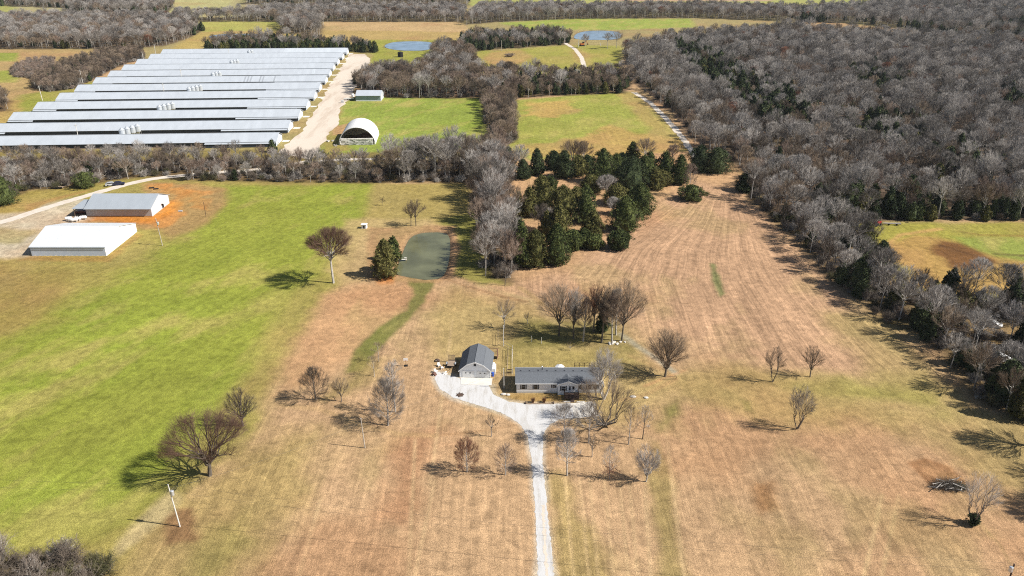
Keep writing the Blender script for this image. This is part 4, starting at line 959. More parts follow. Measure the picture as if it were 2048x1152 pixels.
LAB = {
 'big': ('bare grey tree in the large wood at the right', 'bare trees of the big wood'),
 'right_hedge': ('bare grey tree in the shaded hedge along the right side of the tan field', 'bare trees of the right hedge'),
 'rose_strip': ('tall bare pinkish-grey tree in the strip left of the cedars', 'bare trees in the strip left of the cedars'),
 'hedge_low': ('bare brown tree in the hedgerow below the poultry houses', 'bare trees in the hedgerow below the poultry houses'),
 'rows': ('tall bare tree standing above the hedgerow right of the gravel yard', 'tall bare trees right of the gravel yard'),
 'middle_strip': ('dark bare tree in the narrow strip between the two green fields', 'bare trees between the two green fields'),
 'middle_left': ('brown bare tree in the wood behind the small grey shed', 'bare trees behind the small shed'),
 'middle_right': ('bare tree in the mixed wood behind the right green field', 'bare trees behind the right green field'),
 'lane_trees': ('bare tree where the shaded lane meets the mown field', 'bare trees at the end of the shaded lane'),
 'edge_cedars': ('dark cedar along the near edge of the big wood', 'cedars at the near edge of the big wood'),
}
CL = {'big': ('dark cedar among the grey trees of the large wood', 'cedars inside the big wood'), 'right_hedge': ('dark cedar in the hedge along the right side of the tan field', 'cedars of the right hedge line'),
      'middle_right': ('dark cedar in the mixed wood behind the right green field', 'cedars behind the right green field'), 'hedge_low': ('dark cedar in the hedgerow below the poultry houses', 'cedars in the low hedgerow'),
      'edge_cedars': LAB['edge_cedars'], 'middle_left': ('dark cedar in the wood behind the small grey shed', 'cedars behind the small shed')}
SL = {'hedge_low': ('low brown brush in the hedgerow below the poultry houses', 'brush below the poultry houses'), 'right_hedge': ('low dark brush under the right hedge trees', 'brush of the right hedge'),
      'rose_strip': ('low brush under the pinkish bare trees left of the cedars', 'brush left of the cedars'), 'corner_brush': ('leafless grey bush in the bottom left corner thicket', 'bushes in the bottom left corner')}
TONE = {'b': ['grey','brown','pale','dark brown','slender grey','whitish','rosy','reddish','dark'], 'c': ['pointed green','dark broad','olive','upright dark','low round dark'], 's': ['dark','brown','greyish','rosy','olive']}
def detail(lb, kind, i, s, key, u, v):
    """size, tone and the nearest landmark, so that neighbours can be told apart"""
    size = 'small' if s < .85 else 'tall' if s > 1.05 else 'medium'
    noun = {'b': 'bare tree', 'c': 'cedar', 's': 'bush'}[kind]
    if key == 'big': w = ('behind the red tractor' if u < 1800 else 'past the right green field' if u > 1950 else 'behind the right green field') if v > 400 else ('where the tan field narrows' if u < 1580 else 'some way inside the wood') if v > 330 else 'beside the shaded lane' if u < 1450 else 'deep in the wood'; p = 'of the wood, '
    elif key == 'right_hedge': w = 'at the lower right corner' if v > 780 else 'by the half-hidden building' if v > 690 and u > 1900 else 'left of the half-hidden building' if v > 640 else 'below the tall olive cedar' if v > 560 else 'beside the tall olive cedar' if v > 490 else 'near the red tractor' if u > 1640 else 'opposite the lone round bush'; p = 'in the hedge, '
    elif key == 'hedge_low': w = 'behind the two barns' if u < 300 else 'before the nearest poultry house' if u < 560 else 'at the foot of the gravel yard' if u < 700 else 'below the arched shelter'; p = 'in the hedgerow, '
    elif key == 'rose_strip': w = 'at its top end' if v < 370 else 'above the pond' if v < 440 else 'right of the pond' if v < 510 else 'at its bottom end'; p = 'in the strip, '
    elif key == 'edge_cedars': w = 'near the red tractor' if u < 1800 else 'in its middle' if u < 1930 else 'towards the right edge'; p = 'along the wood edge, '
    elif key == 'corner_brush': w = 'at the left edge' if u < 70 else 'at its right end' if u > 160 else 'in its middle'; p = 'in the corner thicket, '
    else: return lb.replace('bare', size+' bare', 1) if 'bare' in lb else size+' '+lb
    return '%s %s %s %s%s' % (size, TONE[kind][i], noun, p, w)
def individuals(P, kind, protos, labels, limit, name, cat, part0):
    """the ones that show largest become things of their own; the rest are returned"""
    P = [p for p in P if p[0] == kind]; keyed = sorted(P, key=lambda p: p[3])
    keep = []; rest = []
    for p in keyed:
        if len(keep) < limit and p[6] in labels and visible(p[2], p[3]): keep.append(p)
        else: rest.append(p)
    first = {}
    for k, i, x, y, s, rz, key in keep:
        lb, gr = labels[key]; lb = detail(lb, kind, i, s, key, *to_px(x, y))
        if i not in first:
            t = thing(name, lb, cat, (x, y, 0), rz, gr)
            a = link_mesh(part0, protos[i][0], t); b = link_mesh('crown', protos[i][1], t); first[i] = (t, a, b)
        else:
            t0, a0, b0 = first[i]
            t = t0.copy(); C.objects.link(t); t['label'] = lb; t['group'] = gr
            for q in (a0, b0):
                c = q.copy(); C.objects.link(c); c.parent = t
            t.location = (x, y, 0); t.rotation_euler = (0, 0, rz)
        t.scale = (s, s, s*(0.9+.2*((x*7.3) % 1)))
    return rest
rest_b = individuals(pts, 'b', PB, LAB, 240, 'bare_tree', 'tree', 'trunk')
rest_c = individuals(pts, 'c', PC, CL, 110, 'cedar_tree', 'evergreen tree', 'trunk')
rest_s = individuals(shr, 's', PS, SL, 150, 'bush', 'bush', 'stems')
def mass(name, P, protos, colname, cat_label):
    """what is past the countable limit: one object that scatters the prototypes"""
    me = bpy.data.meshes.new(name); me.from_pydata([(p[2], p[3], -.05) for p in P], [], [])
    a = me.attributes.new('pick', 'INT', 'POINT'); a.data.foreach_set('value', np.array([p[1] for p in P], np.int32))
    a = me.attributes.new('turn', 'FLOAT_VECTOR', 'POINT'); a.data.foreach_set('vector', np.array([(0, 0, p[5]) for p in P], np.float32).ravel())
    a = me.attributes.new('size', 'FLOAT_VECTOR', 'POINT'); a.data.foreach_set('vector', np.array([(p[4], p[4], p[4]*(.9+.2*((p[2]*7.3) % 1))) for p in P], np.float32).ravel())
    o = link_mesh(name, me); tag(o, cat_label, kind='stuff')
    col = proto_collection(colname, protos)
    ng = bpy.data.node_groups.new(name, 'GeometryNodeTree'); ng.interface.new_socket('Geometry', in_out='INPUT', socket_type='NodeSocketGeometry'); ng.interface.new_socket('Geometry', in_out='OUTPUT', socket_type='NodeSocketGeometry')
    N = ng.nodes.new; gi = N('NodeGroupInput'); go = N('NodeGroupOutput'); ip = N('GeometryNodeInstanceOnPoints'); ci = N('GeometryNodeCollectionInfo')
    ci.inputs['Collection'].default_value = col; ci.inputs['Separate Children'].default_value = True; ci.inputs['Reset Children'].default_value = True
    def na(nm, ty):
        q = N('GeometryNodeInputNamedAttribute'); q.data_type = ty; q.inputs['Name'].default_value = nm; return q.outputs['Attribute']
    L = ng.links.new
    L(gi.outputs[0], ip.inputs['Points']); L(ci.outputs[0], ip.inputs['Instance']); ip.inputs['Pick Instance'].default_value = True
    L(na('pick', 'INT'), ip.inputs['Instance Index']); L(na('turn', 'FLOAT_VECTOR'), ip.inputs['Rotation']); L(na('size', 'FLOAT_VECTOR'), ip.inputs['Scale'])
    L(ip.outputs[0], go.inputs[0])
    md = o.modifiers.new('scatter', 'NODES'); md.node_group = ng
    return o
mass('bare_woodland', rest_b, PB, 'woodland_tree', 'leafless grey-brown woodland covering the far country')
mass('evergreen_woodland', rest_c, PC, 'woodland_cedar', 'dark cedars scattered through the far woods')
mass('undergrowth', rest_s, PS, 'woodland_brush', 'low leafless undergrowth along the wood edges')
print('TREES', len(pts), 'rest', len(rest_b), len(rest_c), len(rest_s))

# ------------------------------------------------------------------ poultry houses
HW, EV, RG = 7.0, 2.4, 5.0        # half width, eave and ridge heights
def gable_roof(x0, x1, hw, ev, rg, oh=.35, th=.12):
    """pitched roof with thickness, ridge along x, centre line y=0"""
    k = (rg-ev)/hw; e = ev-k*oh
    prof = [(-hw-oh, e), (0, rg), (hw+oh, e), (hw+oh, e+th), (0, rg+th), (-hw-oh, e+th)]
    return MB().prism(prof, x0, x1, 'x')
def wall_box(x0, x1, hw, ev, rg, t=.12):
    """gable-ended shell: near and far walls and the two gable walls as separate builders"""
    near = MB().box(x0+t, x1-t, -hw, -hw+t, 0, ev); far = MB().box(x0+t, x1-t, hw-t, hw, 0, ev)
    g = lambda a, b: MB().prism([(-hw, 0), (hw, 0), (hw, ev), (0, rg-.02), (-hw, ev)], a, b, 'x')
    return near, far, g(x0, x0+t), g(x1-t, x1)
prow = [(657,697),(634.6,690),(606,681),(580,672),(549,663),(520,655),(495,643),(461.5,630),(436,616),(409,601),(384.4,583),(357,560)]
ordn = ['farthest','second farthest','third farthest','fourth farthest','fifth farthest','sixth farthest','sixth nearest','fifth nearest','fourth nearest','third nearest','second nearest','nearest']
tilt = math.radians(3.4)
Xr = [-135.6*.985, -131.8, -130., -127.6, -124.5, -121.2, -119., -115.8, -113.6, -111.2, -109.5, -107.8]
tmpl = None
def poultry_house(i):
    """origin at the right-hand near corner; the house runs away to -x"""
    Y0 = 366+27.9*(11-i); L = 152.
    lb = ordn[i]+' of the twelve long poultry houses'+(', with dark stripes on its roof' if i == 5 else ', with a pale strip near its right end' if i == 4 else ', partly behind the hedgerow trees' if i == 11 else ', with silvery metal roof')
    t = thing('poultry_house', lb, 'poultry house', (Xr[i]-4.3, Y0+HW, 0), tilt, 'long poultry houses')
    return t, L
def build_poultry(t, L):
    gable_roof(-L, 0, HW, EV, RG).build('roof', M['roof_galv'], t)
    n, f, g0, g1 = wall_box(-L+.3, -.5, HW-.2, EV-.12, RG-.15)
    n.build('side_wall', M['curtain'], t); f.build('side_wall', M['wall_galv'], t)
    g0.build('end_wall', M['wall_galv'], t); g1.build('end_wall', M['wall_blue'], t)
    # lean-to cooling rooms at both ends of the near side, with their own low roofs
    for a, b in ((-L+.2, -L+13), (-L*.22, -.6)):
        MB().prism([(-HW-1.7, EV-.75), (-HW-.3, EV-.42), (-HW-.3, EV-.30), (-HW-1.7, EV-.63)], a, b, 'x').build('side_roof', M['roof_galv'], t)
        MB().box(a+.1, b-.1, -HW-1.5, -HW-1.4, 0, EV-.68).build('cooling_pad', M['curtain'], t)
    MB().box(-L+13, -L*.22, -HW+.14, -HW+.19, .0, .55).build('kick_board', M['wood'], t)
    for y in (-5, -2.2): # exhaust fans on the right end wall
        fan = MB().lathe([(.7,0),(.8,.5),(.62,.5),(.6,.1)], 12, (-.5, y, 1.3), 'x').build('exhaust_fan', M['white'], t)
        MB().lathe([(.12,.1),(.12,.3)], 6, (-.5, y, 1.3), 'x').build('fan_hub', M['steel'], fan)
    MB().box(-.5, -.38, 2.2, 4.8, 0, 2.3).build('end_door', M['white'], t)
    MB().box(.2, 3.6, 1.6, 5.2, .02, .09).build('loading_slab', M['concrete'], t)
    MB().box(-L+1, -2, -.18, .18, RG+.1, RG+.24).build('ridge_cap', M['roof_galv'], t)
t0, L = poultry_house(0); build_poultry(t0, L)
kids0 = [(o, list(o.children)) for o in t0.children]
houses = [t0]
for i in range(1, 12):
    t, L = poultry_house(i); houses.append(t)
    for o, sub in kids0:
        c = o.copy(); C.objects.link(c); c.parent = t
        for q in sub:
            e = q.copy(); C.objects.link(e); e.parent = c
k_ = (RG-EV)/HW
M['roof_light'] = mat_metal('newer_galvanised_roof', (.50,.54,.58), 1.2, 'X', .5, .1)
def roof_strip(t, xa, xb, m, ya=-HW-.3, yb=-.2, name='roof_panel'):
    z = lambda y: RG+k_*y+.12
    MB().prism([(ya, z(ya)), (yb, z(yb)), (yb, z(yb)+.05), (ya, z(ya)+.05)], xa, xb, 'x').build(name, m, t)
for xa in (-54, -52, -50, -44, -42, -34.5): roof_strip(houses[5], xa, xa+.9, M['roof_galv2'])
roof_strip(houses[4], -12.5, -10.5, M['roof_light'])

roof_strip(houses[0], -52, -.2, M['roof_light'])
# feed bins in clusters between the houses
def feed_bin(x, y, lb, gr, proto=[None], s=1.):
    if proto[0] is None:
        t = thing('feed_bin', lb, 'feed bin', (x, y, 0), 0, gr)
        MB().lathe([(.25,1.3),(1.35,2.6),(1.38,2.62),(1.38,5.2),(1.42,5.22)], 14).build('bin_body', M['bin'], t, smooth=False)
        MB().lathe([(1.5,5.18),(.35,6.2),(.33,6.35),(.3,6.36)], 14).build('bin_roof', M['bin'], t)
        for a in range(4):
            an = a*math.pi/2+.78; MB().tube((math.cos(an)*1.36, math.sin(an)*1.36, 0), (math.cos(an)*1.36, math.sin(an)*1.36, 2.7), .06, n=5).build('leg', M['steel'], t)
        MB().tube((.2, 0, 1.3), (-2.2, -1.6, 2.1), .09, n=6).build('auger_pipe', M['steel'], t)
        proto[0] = t
    else:
        t = proto[0].copy(); C.objects.link(t); t.location = (x, y, 0); t['label'] = lb; t['group'] = gr
        for o in proto[0].children:
            c = o.copy(); C.objects.link(c); c.parent = t
    t.scale = (s, s, s)
for k, (px, py, nb, rowtxt) in enumerate(((507,112,2,'the two farthest'),(473,131,3,'the third and fourth farthest'),(437,155,3,'the fifth and sixth farthest'),(391,186,4,'the sixth and fifth nearest'),(334,221,4,'the fourth and third nearest'),(262,273,4,'the two nearest'))):
    Y = 366+27.9*(10-2*(5-k))-4.5+12.5-27.9*0 if False else 366+27.9*2*(5-k)+15.5; X = (px-1024)/CF*(CH*SP+Y*CPc)
    for j in range(nb):
        feed_bin(X-1.8+j*1.25, Y-4+j*2.9, ['left front','second','third','rearmost right'][j]+' silver feed bin of the cluster between '+rowtxt+' poultry houses', 'feed bins among the poultry houses')

# ------------------------------------------------------------------ arch-roofed fabric shelter with a block wall
ax, ay = G(714.5, 289.5); t = thing('fabric_shelter', 'white arched fabric shelter with a concrete block wall across its front', 'shelter', (ax, ay, 0), math.radians(4))
RR = 8.7; DP = 21.
arc = [(math.cos(math.pi*i/28)*RR, math.sin(math.pi*i/28)*RR*.96) for i in range(29)]
inn = [(x*.985, z*.985) for x, z in arc]
mb = MB(); mb.prism(arc+inn[::-1], .0, DP, 'y'); mb.build('cover', M['fabric'], t)
for q in range(8):
    y = .3+q*(DP-.6)/7; rb = MB()
    for i in range(28): rb.tube((arc[i][0]*.97, y, arc[i][1]*.97), (arc[i+1][0]*.97, y, arc[i+1][1]*.97), .09, n=5, cap=False)
    rb.build('hoop_rib', M['steel'], t)
MB().prism([(x*.975, z*.975) for x, z in arc], DP-.35, DP-.25, 'y').build('back_wall', M['tan_wall'], t)
MB().box(-1.6, -.7, DP-.42, DP-.36, 3.9, 5.2).build('back_vent', M['black'], t)
hp = []
bmh = bmesh.new(); bmesh.ops.create_grid(bmh, x_segments=16, y_segments=12, size=1)
for v in bmh.verts:
    x, y = v.co.x, v.co.y
    v.co = Vector((x*6.6+1.2, 12+y*7, max(.02, (1-x*x*.8-.15)*(2.6+x*2.0)*(1-abs(y)**3)+(fbm(np.array([x*4.]), np.array([y*4.]), 1, 2)[0]-.5)*.8)))
me = bpy.data.meshes.new('litter_heap'); bmh.to_mesh(me); bmh.free(); me.materials.append(M['straw'])
hw_ = link_mesh('litter_heap', me, None, (ax, ay, 0), math.radians(4)); tag(hw_, 'dark brown heap of litter stored inside the white arched shelter', 'heap')
blk = None; bi = 0; rb = random.Random(5)
for c in range(5):
    off = .85 if c % 2 else 0; x = -7.65-off+ (0 if off == 0 else .0)
    while x < 7.6:
        x0 = max(x, -7.65); x1 = min(x+1.7, 7.65)
        if x1-x0 > .3:
            o = MB().box(x0+.05, x1-.05, -.75+rb.uniform(-.12,.12), -.05, c*.64+.05, c*.64+.60).build('concrete_block', M['block'], t)
        x += 1.7
for sgn in (-1, 1):
    for c in range(3):
        for q in range(6):
            y0 = q*DP/6
            MB().box(sgn*(RR-.35)-.3, sgn*(RR-.35)+.3, y0+.03, y0+DP/6-.05, c*.5+.02, c*.5+.48).build('side_block', M['block'], t)

# small grey shed
sx, sy = G(711.5, 202.5); t = thing('grey_shed', 'small grey-green metal shed beside the gravel yard', 'shed', (sx, sy+6.2, 0), 0)
gable_roof(-.1, 15.4, 6.2, 3.3, 5.4, .3).build('roof', M['roof_galv'], t)
n, f, g0, g1 = wall_box(0, 15.2, 6.0, 3.2, 5.2)
M['wall_green'] = mat_metal('grey_green_metal_wall', (.22,.30,.31), 2., 'X', .6, 0)
n.build('side_wall', M['wall_green'], t); f.build('side_wall', M['wall_green'], t); g0.build('end_wall', M['wall_green'], t); g1.build('end_wall', M['wall_white'], t)
MB().box(.2, 15, -6.08, -6.02, 0, .5).build('wainscot', M['white'], t)
t = thing('utility_trailer', 'dark utility trailer parked left of the small grey shed', 'trailer', (*G(698, 200), 0), .1)
MB().box(-3, 3, -1, 1, .6, .8).build('bed', M['black'], t); MB().box(-3, 3, -1.05, -.98, .8, 1.5).build('side_rail', M['white'], t)
for x in (-.6, .6): MB().lathe([(.38,-.1),(.38,.1)], 12, (0,0,0)).build('wheel', M['black'], t, (x, -1.15, .4)).rotation_euler = (math.pi/2, 0, 0)
t = thing('storage_tank', 'small white tank at the far left end of the grey shed', 'tank', (*G(706, 194), 0))
MB().lathe([(.3,0),(.95,.1),(1.,1.6),(.7,2.),(.1,2.1)], 12).build('tank_shell', M['white'], t)
t = thing('utility_box', 'pale utility box on the lawn corner by the gravel yard', 'box', (*G(685, 206), 0))
MB().box(-.8, .8, -.5, .5, 0, 1.6).build('cabinet', M['steel'], t); MB().box(-.9, .9, -.6, .6, 1.6, 1.7).build('lid', M['white'], t)
t = thing('water_tank', 'black upright water tank on the grass below the far pond', 'tank', (*G(801, 114), 0))
MB().lathe([(2.2,0),(2.2,3.6),(2.,3.9)], 16).build('tank_shell', M['black'], t); MB().lathe([(2.05,3.9),(.4,4.3),(.35,4.4)], 16).build('tank_lid', M['black'], t)
t = thing('excavator', 'small orange excavator at the end of the far farm lane', 'excavator', (*G(1164, 92), 0), .3)
MB().box(-2, 2, -1.5, -.8, 0, 1).build('track', M['black'], t); MB().box(-2, 2, .8, 1.5, 0, 1).build('track', M['black'], t)
MB().box(-1.8, 1.6, -1.3, 1.3, 1.1, 2.4).build('body', M['orange'], t); MB().box(.1, 1.5, -1.2, .1, 2.4, 3.7).build('cab', M['dark'], t)
MB().tube((1.5, .5, 2), (4.2, .5, 4.4), .28, n=6).tube((4.2, .5, 4.4), (5.6, .5, 1.8), .2, n=6).build('boom', M['orange'], t); MB().box(5.1, 6.1, 0, 1, .9, 1.8).build('bucket', M['black'], t)
t = thing('brush_heap', 'dark heap of cut brush on the tan patch of the far field', 'brush heap', (*G(1018, 113), 0))
A, B = shrub_data(991, 3, 13, .06, 60); link_mesh('stems', sticks_mesh('stems', A, M['bark_dark']), t); link_mesh('twigs', sticks_mesh('twigs', B, M['twig_brown']), t)
for k, (px, py) in enumerate(((660+0,283),(672,292))):
    t = thing('rubble_heap', ['pale rubble beside the gravel yard left of the arched shelter', 'pale rubble half hidden by the hedge left of the arched shelter'][k], 'rubble', (*G(px, py), 0))
    for j in range(5):
        rr = random.Random(j+k*9); MB().box(-.5, .5, -.4, .4, 0, .5).build('rock', M['rock'], t, (rr.uniform(-1.5,1.5), rr.uniform(-1,1), 0), rr.random()*3)

# ------------------------------------------------------------------ the two barns
bx, by = G(64, 512); Lb = 23.4; Wb = 22.
t = thing('white_barn', 'large white metal barn with bluish side wall, nearer of the two barns', 'barn', (bx, by+Wb/2, 0), 0)
gable_roof(-.25, Lb+.25, Wb/2, 3.05, 5.95, .12).build('roof', M['roof_white'], t)
n, f, g0, g1 = wall_box(0, Lb, Wb/2-.05, 2.95, 5.8)
n.build('side_wall', M['wall_blue'], t); f.build('side_wall', M['wall_white'], t); g0.build('end_wall', M['wall_white'], t); g1.build('end_wall', M['white'], t)
MB().box(-.3, Lb+.3, -Wb/2-.2, -Wb/2-.135, 2.82, 3.02).build('gutter', M['wall_blue'], t)
for k in range(14): MB().box(.5+k*1.66, 1.2+k*1.66, -Wb/2-.02, -Wb/2+.02, .02, .16).build('wall_vent', M['tan_wall'], t)
bx, by = G(174, 433); Wg = 15.4
t = thing('grey_barn', 'grey metal barn with shaded porch side on orange clay, farther of the two barns', 'barn', (bx, by+Wg/2, 0), 0)
gable_roof(-.25, Lb+.25, Wg/2, 3.25, 6.05, .9).build('roof', M['roof_grey'], t)
n, f, g0, g1 = wall_box(0, Lb, Wg/2-.05, 3.1, 5.9)
n.build('side_wall', M['wall_galv'], t); f.build('side_wall', M['wall_galv'], t); g0.build('end_wall', M['wall_galv'], t)
g1.build('end_wall', M['wall_white'], t)
MB().box(0, Lb, -Wg/2-.02, -Wg/2+.04, 0, .2).build('base_board', M['orange'], t)
MB().box(Lb+.01, Lb+.9, .6, 3.2, 2.0, 2.25).build('awning', M['white'], t)
MB().box(Lb+.01, Lb+.06, 1.2, 2.6, .1, 1.95).build('door', M['black'], t)
t = thing('lean_to_canopy', 'low metal canopy on posts at the left end of the grey barn', 'canopy', (*G(151, 433), 0))
MB().prism([(-.6, 3.0), (8.6, 3.5), (8.6, 3.6), (-.6, 3.1)], -.4, 3.4, 'x').build('roof', M['roof_grey'], t)
for x, y in ((0,0),(0,8)): MB().box(x-.12, x+.12, y-.12, y+.12, 0, 3.0+y*.05).build('post', M['wood'], t)
MB().tube((0,0,2.1),(.9,0,3.),.08,n=4).build('brace', M['wood'], t)
t = thing('parked_car', 'dark car parked in the shade of the canopy by the grey barn', 'car', (*G(164, 427), 0), .2)
def car(t, body, L=4.4, Wd=1.8, H=1.45):
    MB().prism([(-L/2,.35),(L/2,.35),(L/2,.8),(L*.28,.95),(L*.12,H),(-L*.3,H),(-L*.46,.95),(-L/2,.9)], -Wd/2, Wd/2, 'y').build('body', body, t)
    MB().prism([(L*.25,.97),(L*.115,H-.06),(-L*.29,H-.06),(-L*.42,.97)], -Wd/2-.01, Wd/2+.01, 'y').build('side_window', M['dark'], t)
    for x in (-L*.3, L*.3):
        for y in (-Wd/2, Wd/2): MB().lathe([(.33,-.1),(.33,.1)], 12).build('wheel', M['black'], t, (x, y, .33)).rotation_euler = (math.pi/2, 0, 0)
car(t, mat('dark_red_paint', (.10,.02,.03), .3, spec=.5))
t = thing('parked_car', 'dark blue car parked on the farm road at the edge of the hedgerow', 'car', (*G(238, 370), 0), .35); car(t, mat('navy_paint', (.015,.02,.05), .3, spec=.5))
t = thing('parked_car', 'silver car parked next to the dark blue one by the hedgerow', 'car', (*G(223, 371), 0), .5); car(t, M['steel'])
t = thing('flat_trailer', 'low dark trailer on the grass below the hedgerow at the left', 'trailer', (*G(116, 377), 0), .05)
MB().box(-2.2, 2.2, -.9, .9, .5, .65).build('bed', M['wood'], t); MB().box(-2.2, 2.2, -.95, -.9, .65, .95).build('side_rail', M['black'], t)
for x in (-.5, .5): MB().lathe([(.35,-.1),(.35,.1)], 10).build('wheel', M['black'], t, (x, -1., .35)).rotation_euler = (math.pi/2, 0, 0)
t = thing('tarped_pile', 'dark green tarped pile beside the cedar at the left edge', 'pile', (*G(12, 404), 0), .2)
MB().prism([(-2,0),(-1.6,.7),(-.2,1.1),(1.5,.8),(2,0)], -1, 1, 'y').build('tarp', mat('green_tarp', (.02,.12,.08), .5), t); MB().box(-2.3, 2.3, -1.2, 1.2, .01, .12).build('pallet', M['wood'], t)
for k, (px, py, lb) in enumerate(((138,441,'leftmost'),(143,444,'second'),(149,444,'middle'),(156,441,'fourth'),(167,439,'rightmost'))):
    t = thing('propane_tank', lb+' of the five white propane tanks between the two barns', 'propane tank', (*G(px, py), 0), .25*(-1)**k, 'propane tanks between the barns')
    MB().lathe([(.1,-1.25),(.42,-1.1),(.55,-.85),(.55,.85),(.42,1.1),(.1,1.25)], 14, (0,0,.85), 'x').build('tank_shell', M['white'], t, smooth=False)
    MB().box(-.75,-.6,-.35,.35,0,.45).build('foot', M['steel'], t); MB().box(.6,.75,-.35,.35,0,.45).build('foot', M['steel'], t)
    MB().lathe([(.15,0),(.15,.16),(.05,.2)], 8, (0,0,1.38)).build('valve_cap', M['steel'], t)
for k, (px, py) in enumerate(((303,376),(312,378))):
    t = thing('pallet', ['left','right'][k]+' of two black pallets lying on the orange clay behind the grey barn', 'pallet', (*G(px, py), 0), .3)
    for j in range(4): MB().box(-.95, .95, -.75+j*.42, -.45+j*.42, .1, .14).build('board', M['black'], t)
    MB().box(-.95, -.85, -.75, .8, 0, .1).box(.85, .95, -.75, .8, 0, .1).build('runner', M['black'], t)
t = thing('propane_tank', 'small grey tank lying on the clay right of the grey barn', 'tank', (*G(361, 424), 0), .1)
MB().lathe([(.1,-.8),(.3,-.65),(.3,.65),(.1,.8)], 12, (0,0,.35), 'x').build('tank_shell', M['steel'], t)
# pale hut by the pond
t = thing('pump_hut', 'small pale hut with flat lid on the edge of the green pasture near the pond', 'hut', (*G(729, 456), 0), -.05)
MB().box(-.85, .85, -.75, .75, 0, 1.35).build('wall', M['siding'], t); MB().prism([(-.95,1.45),(.95,1.36),(.95,1.46),(-.95,1.55)], -1.0, 1.0, 'x').build('roof', M['white'], t)
MB().box(-.3, .3, -.79, -.752, .1, 1.1).build('door', M['shutter'], t)
# dock
dx, dy = G(795, 519); t = thing('fishing_dock', 'small pale wooden dock reaching into the pond from its left bank', 'dock', (dx, dy, 0), .02)
for j in range(12): MB().box(-.6+j*.29, -.34+j*.29, -.35, .35, .02, .07).build('plank', M['pole_bright'], t)
for x in (.4, 2.7):
    for y in (-.33, .33): MB().tube((x, y, -1), (x, y, .3), .05, n=5).build('post', M['wood'], t)
MB().box(2.1, 2.8, .1, .6, .35, .42).build('bench_seat', M['pole_bright'], t)
# tiny pond bank stones and basketball hoop
t = thing('basketball_hoop', 'basketball hoop with white backboard standing on the tan lawn', 'basketball hoop', (*G(812, 733), 0), .1)
MB().tube((0,.3,0),(0,.1,2.1),.05,n=6).build('pole', M['black'], t); MB().box(-.5,.5,-.02,.02,1.55,2.25).build('backboard', M['white'], t)
MB().box(-.4,.4,-.1,.7,0,.12).build('base', M['black'], t)
rm = MB()
for i in range(12):
    a0, a1 = i*math.pi/6, (i+1)*math.pi/6; rm.tube((math.cos(a0)*.22,-.26+math.sin(a0)*.22,1.7),(math.cos(a1)*.22,-.26+math.sin(a1)*.22,1.7),.018,n=4)
rm.build('rim', M['orange'], t)

# ------------------------------------------------------------------ house
hx, hy = G(1033, 786.5); HL = 18.6; HD = 6.4
t = house = thing('house', 'long single-storey light grey house with dark shingle roof and front gable', 'house', (hx, hy, 0), 0)
ev, rg, oh = 2.62, 3.5, .3
k = (rg-ev)/(HD/2)
def slope(y0, z0, y1, z1, x0, x1, th=.1): return MB().prism([(y0,z0),(y1,z1),(y1,z1+th),(y0,z0+th)], x0, x1, 'x')
rf = slope(-oh, ev-k*oh, HD/2, rg, -.3, HL+.3).build('roof', M['shingle'], t)
slope(HD/2+.002, rg, HD+oh, ev-k*oh, -.3, HL+.3).build('roof', M['shingle'], t)
MB().box(-.3, HL+.3, HD/2-.12, HD/2+.12, rg+.07, rg+.15).build('ridge_cap', M['shingle'], t)
MB().box(-.32, HL+.32, -oh-.04, -oh-.003, ev-k*oh-.06, ev-k*oh+.12).build('gutter', M['white'], t)
MB().box(-.32, HL+.32, HD+oh+.003, HD+oh+.04, ev-k*oh-.06, ev-k*oh+.12).build('gutter', M['white'], t)
MB().box(0, HL, 0, .12, .42, ev-.02).build('front_wall', M['siding'], t)
MB().box(0, HL, HD-.12, HD, .42, ev-.02).build('back_wall', M['siding'], t)
for x in (0, HL-.12): MB().prism([(.12,.42),(HD-.12,.42),(HD-.12,ev-.02),(HD/2,rg-.05),(.12,ev-.02)], x, x+.12, 'x').build('end_wall', M['siding'], t)
MB().box(.05, HL-.05, .05, HD-.05, 0, .40).build('skirting', M['offwhite'], t)
def window(xc, w=.86, z0=1.12, z1=2.18, y=0, par=None, shut=True, sw=.2):
    par = par or house
    fr = MB().box(xc-w/2-.05, xc+w/2+.05, y-.05, y-.003, z0-.05, z1+.05).build('window', M['white'], par)
    zm = (z0+z1)/2
    MB().box(xc-w/2, xc+w/2, y-.065, y-.052, z0, zm-.03).build('pane', M['dark'], fr); MB().box(xc-w/2, xc+w/2, y-.065, y-.052, zm+.03, z1).build('pane', M['dark'], fr)
    if shut:
        for s in (-1, 1):
            a = xc+s*(w/2+.09+sw/2); MB().box(a-sw/2, a+sw/2, y-.06, y-.003, z0-.04, z1+.04).build('shutter', M['shutter'], par)
for xc, w, z0 in ((1.52,.8,1.12),(4.22,.8,1.12),(8.15,.5,1.45),(13.85,.5,1.2),(15.8,.55,1.2),(17.5,.5,1.2)): window(xc, w, z0)
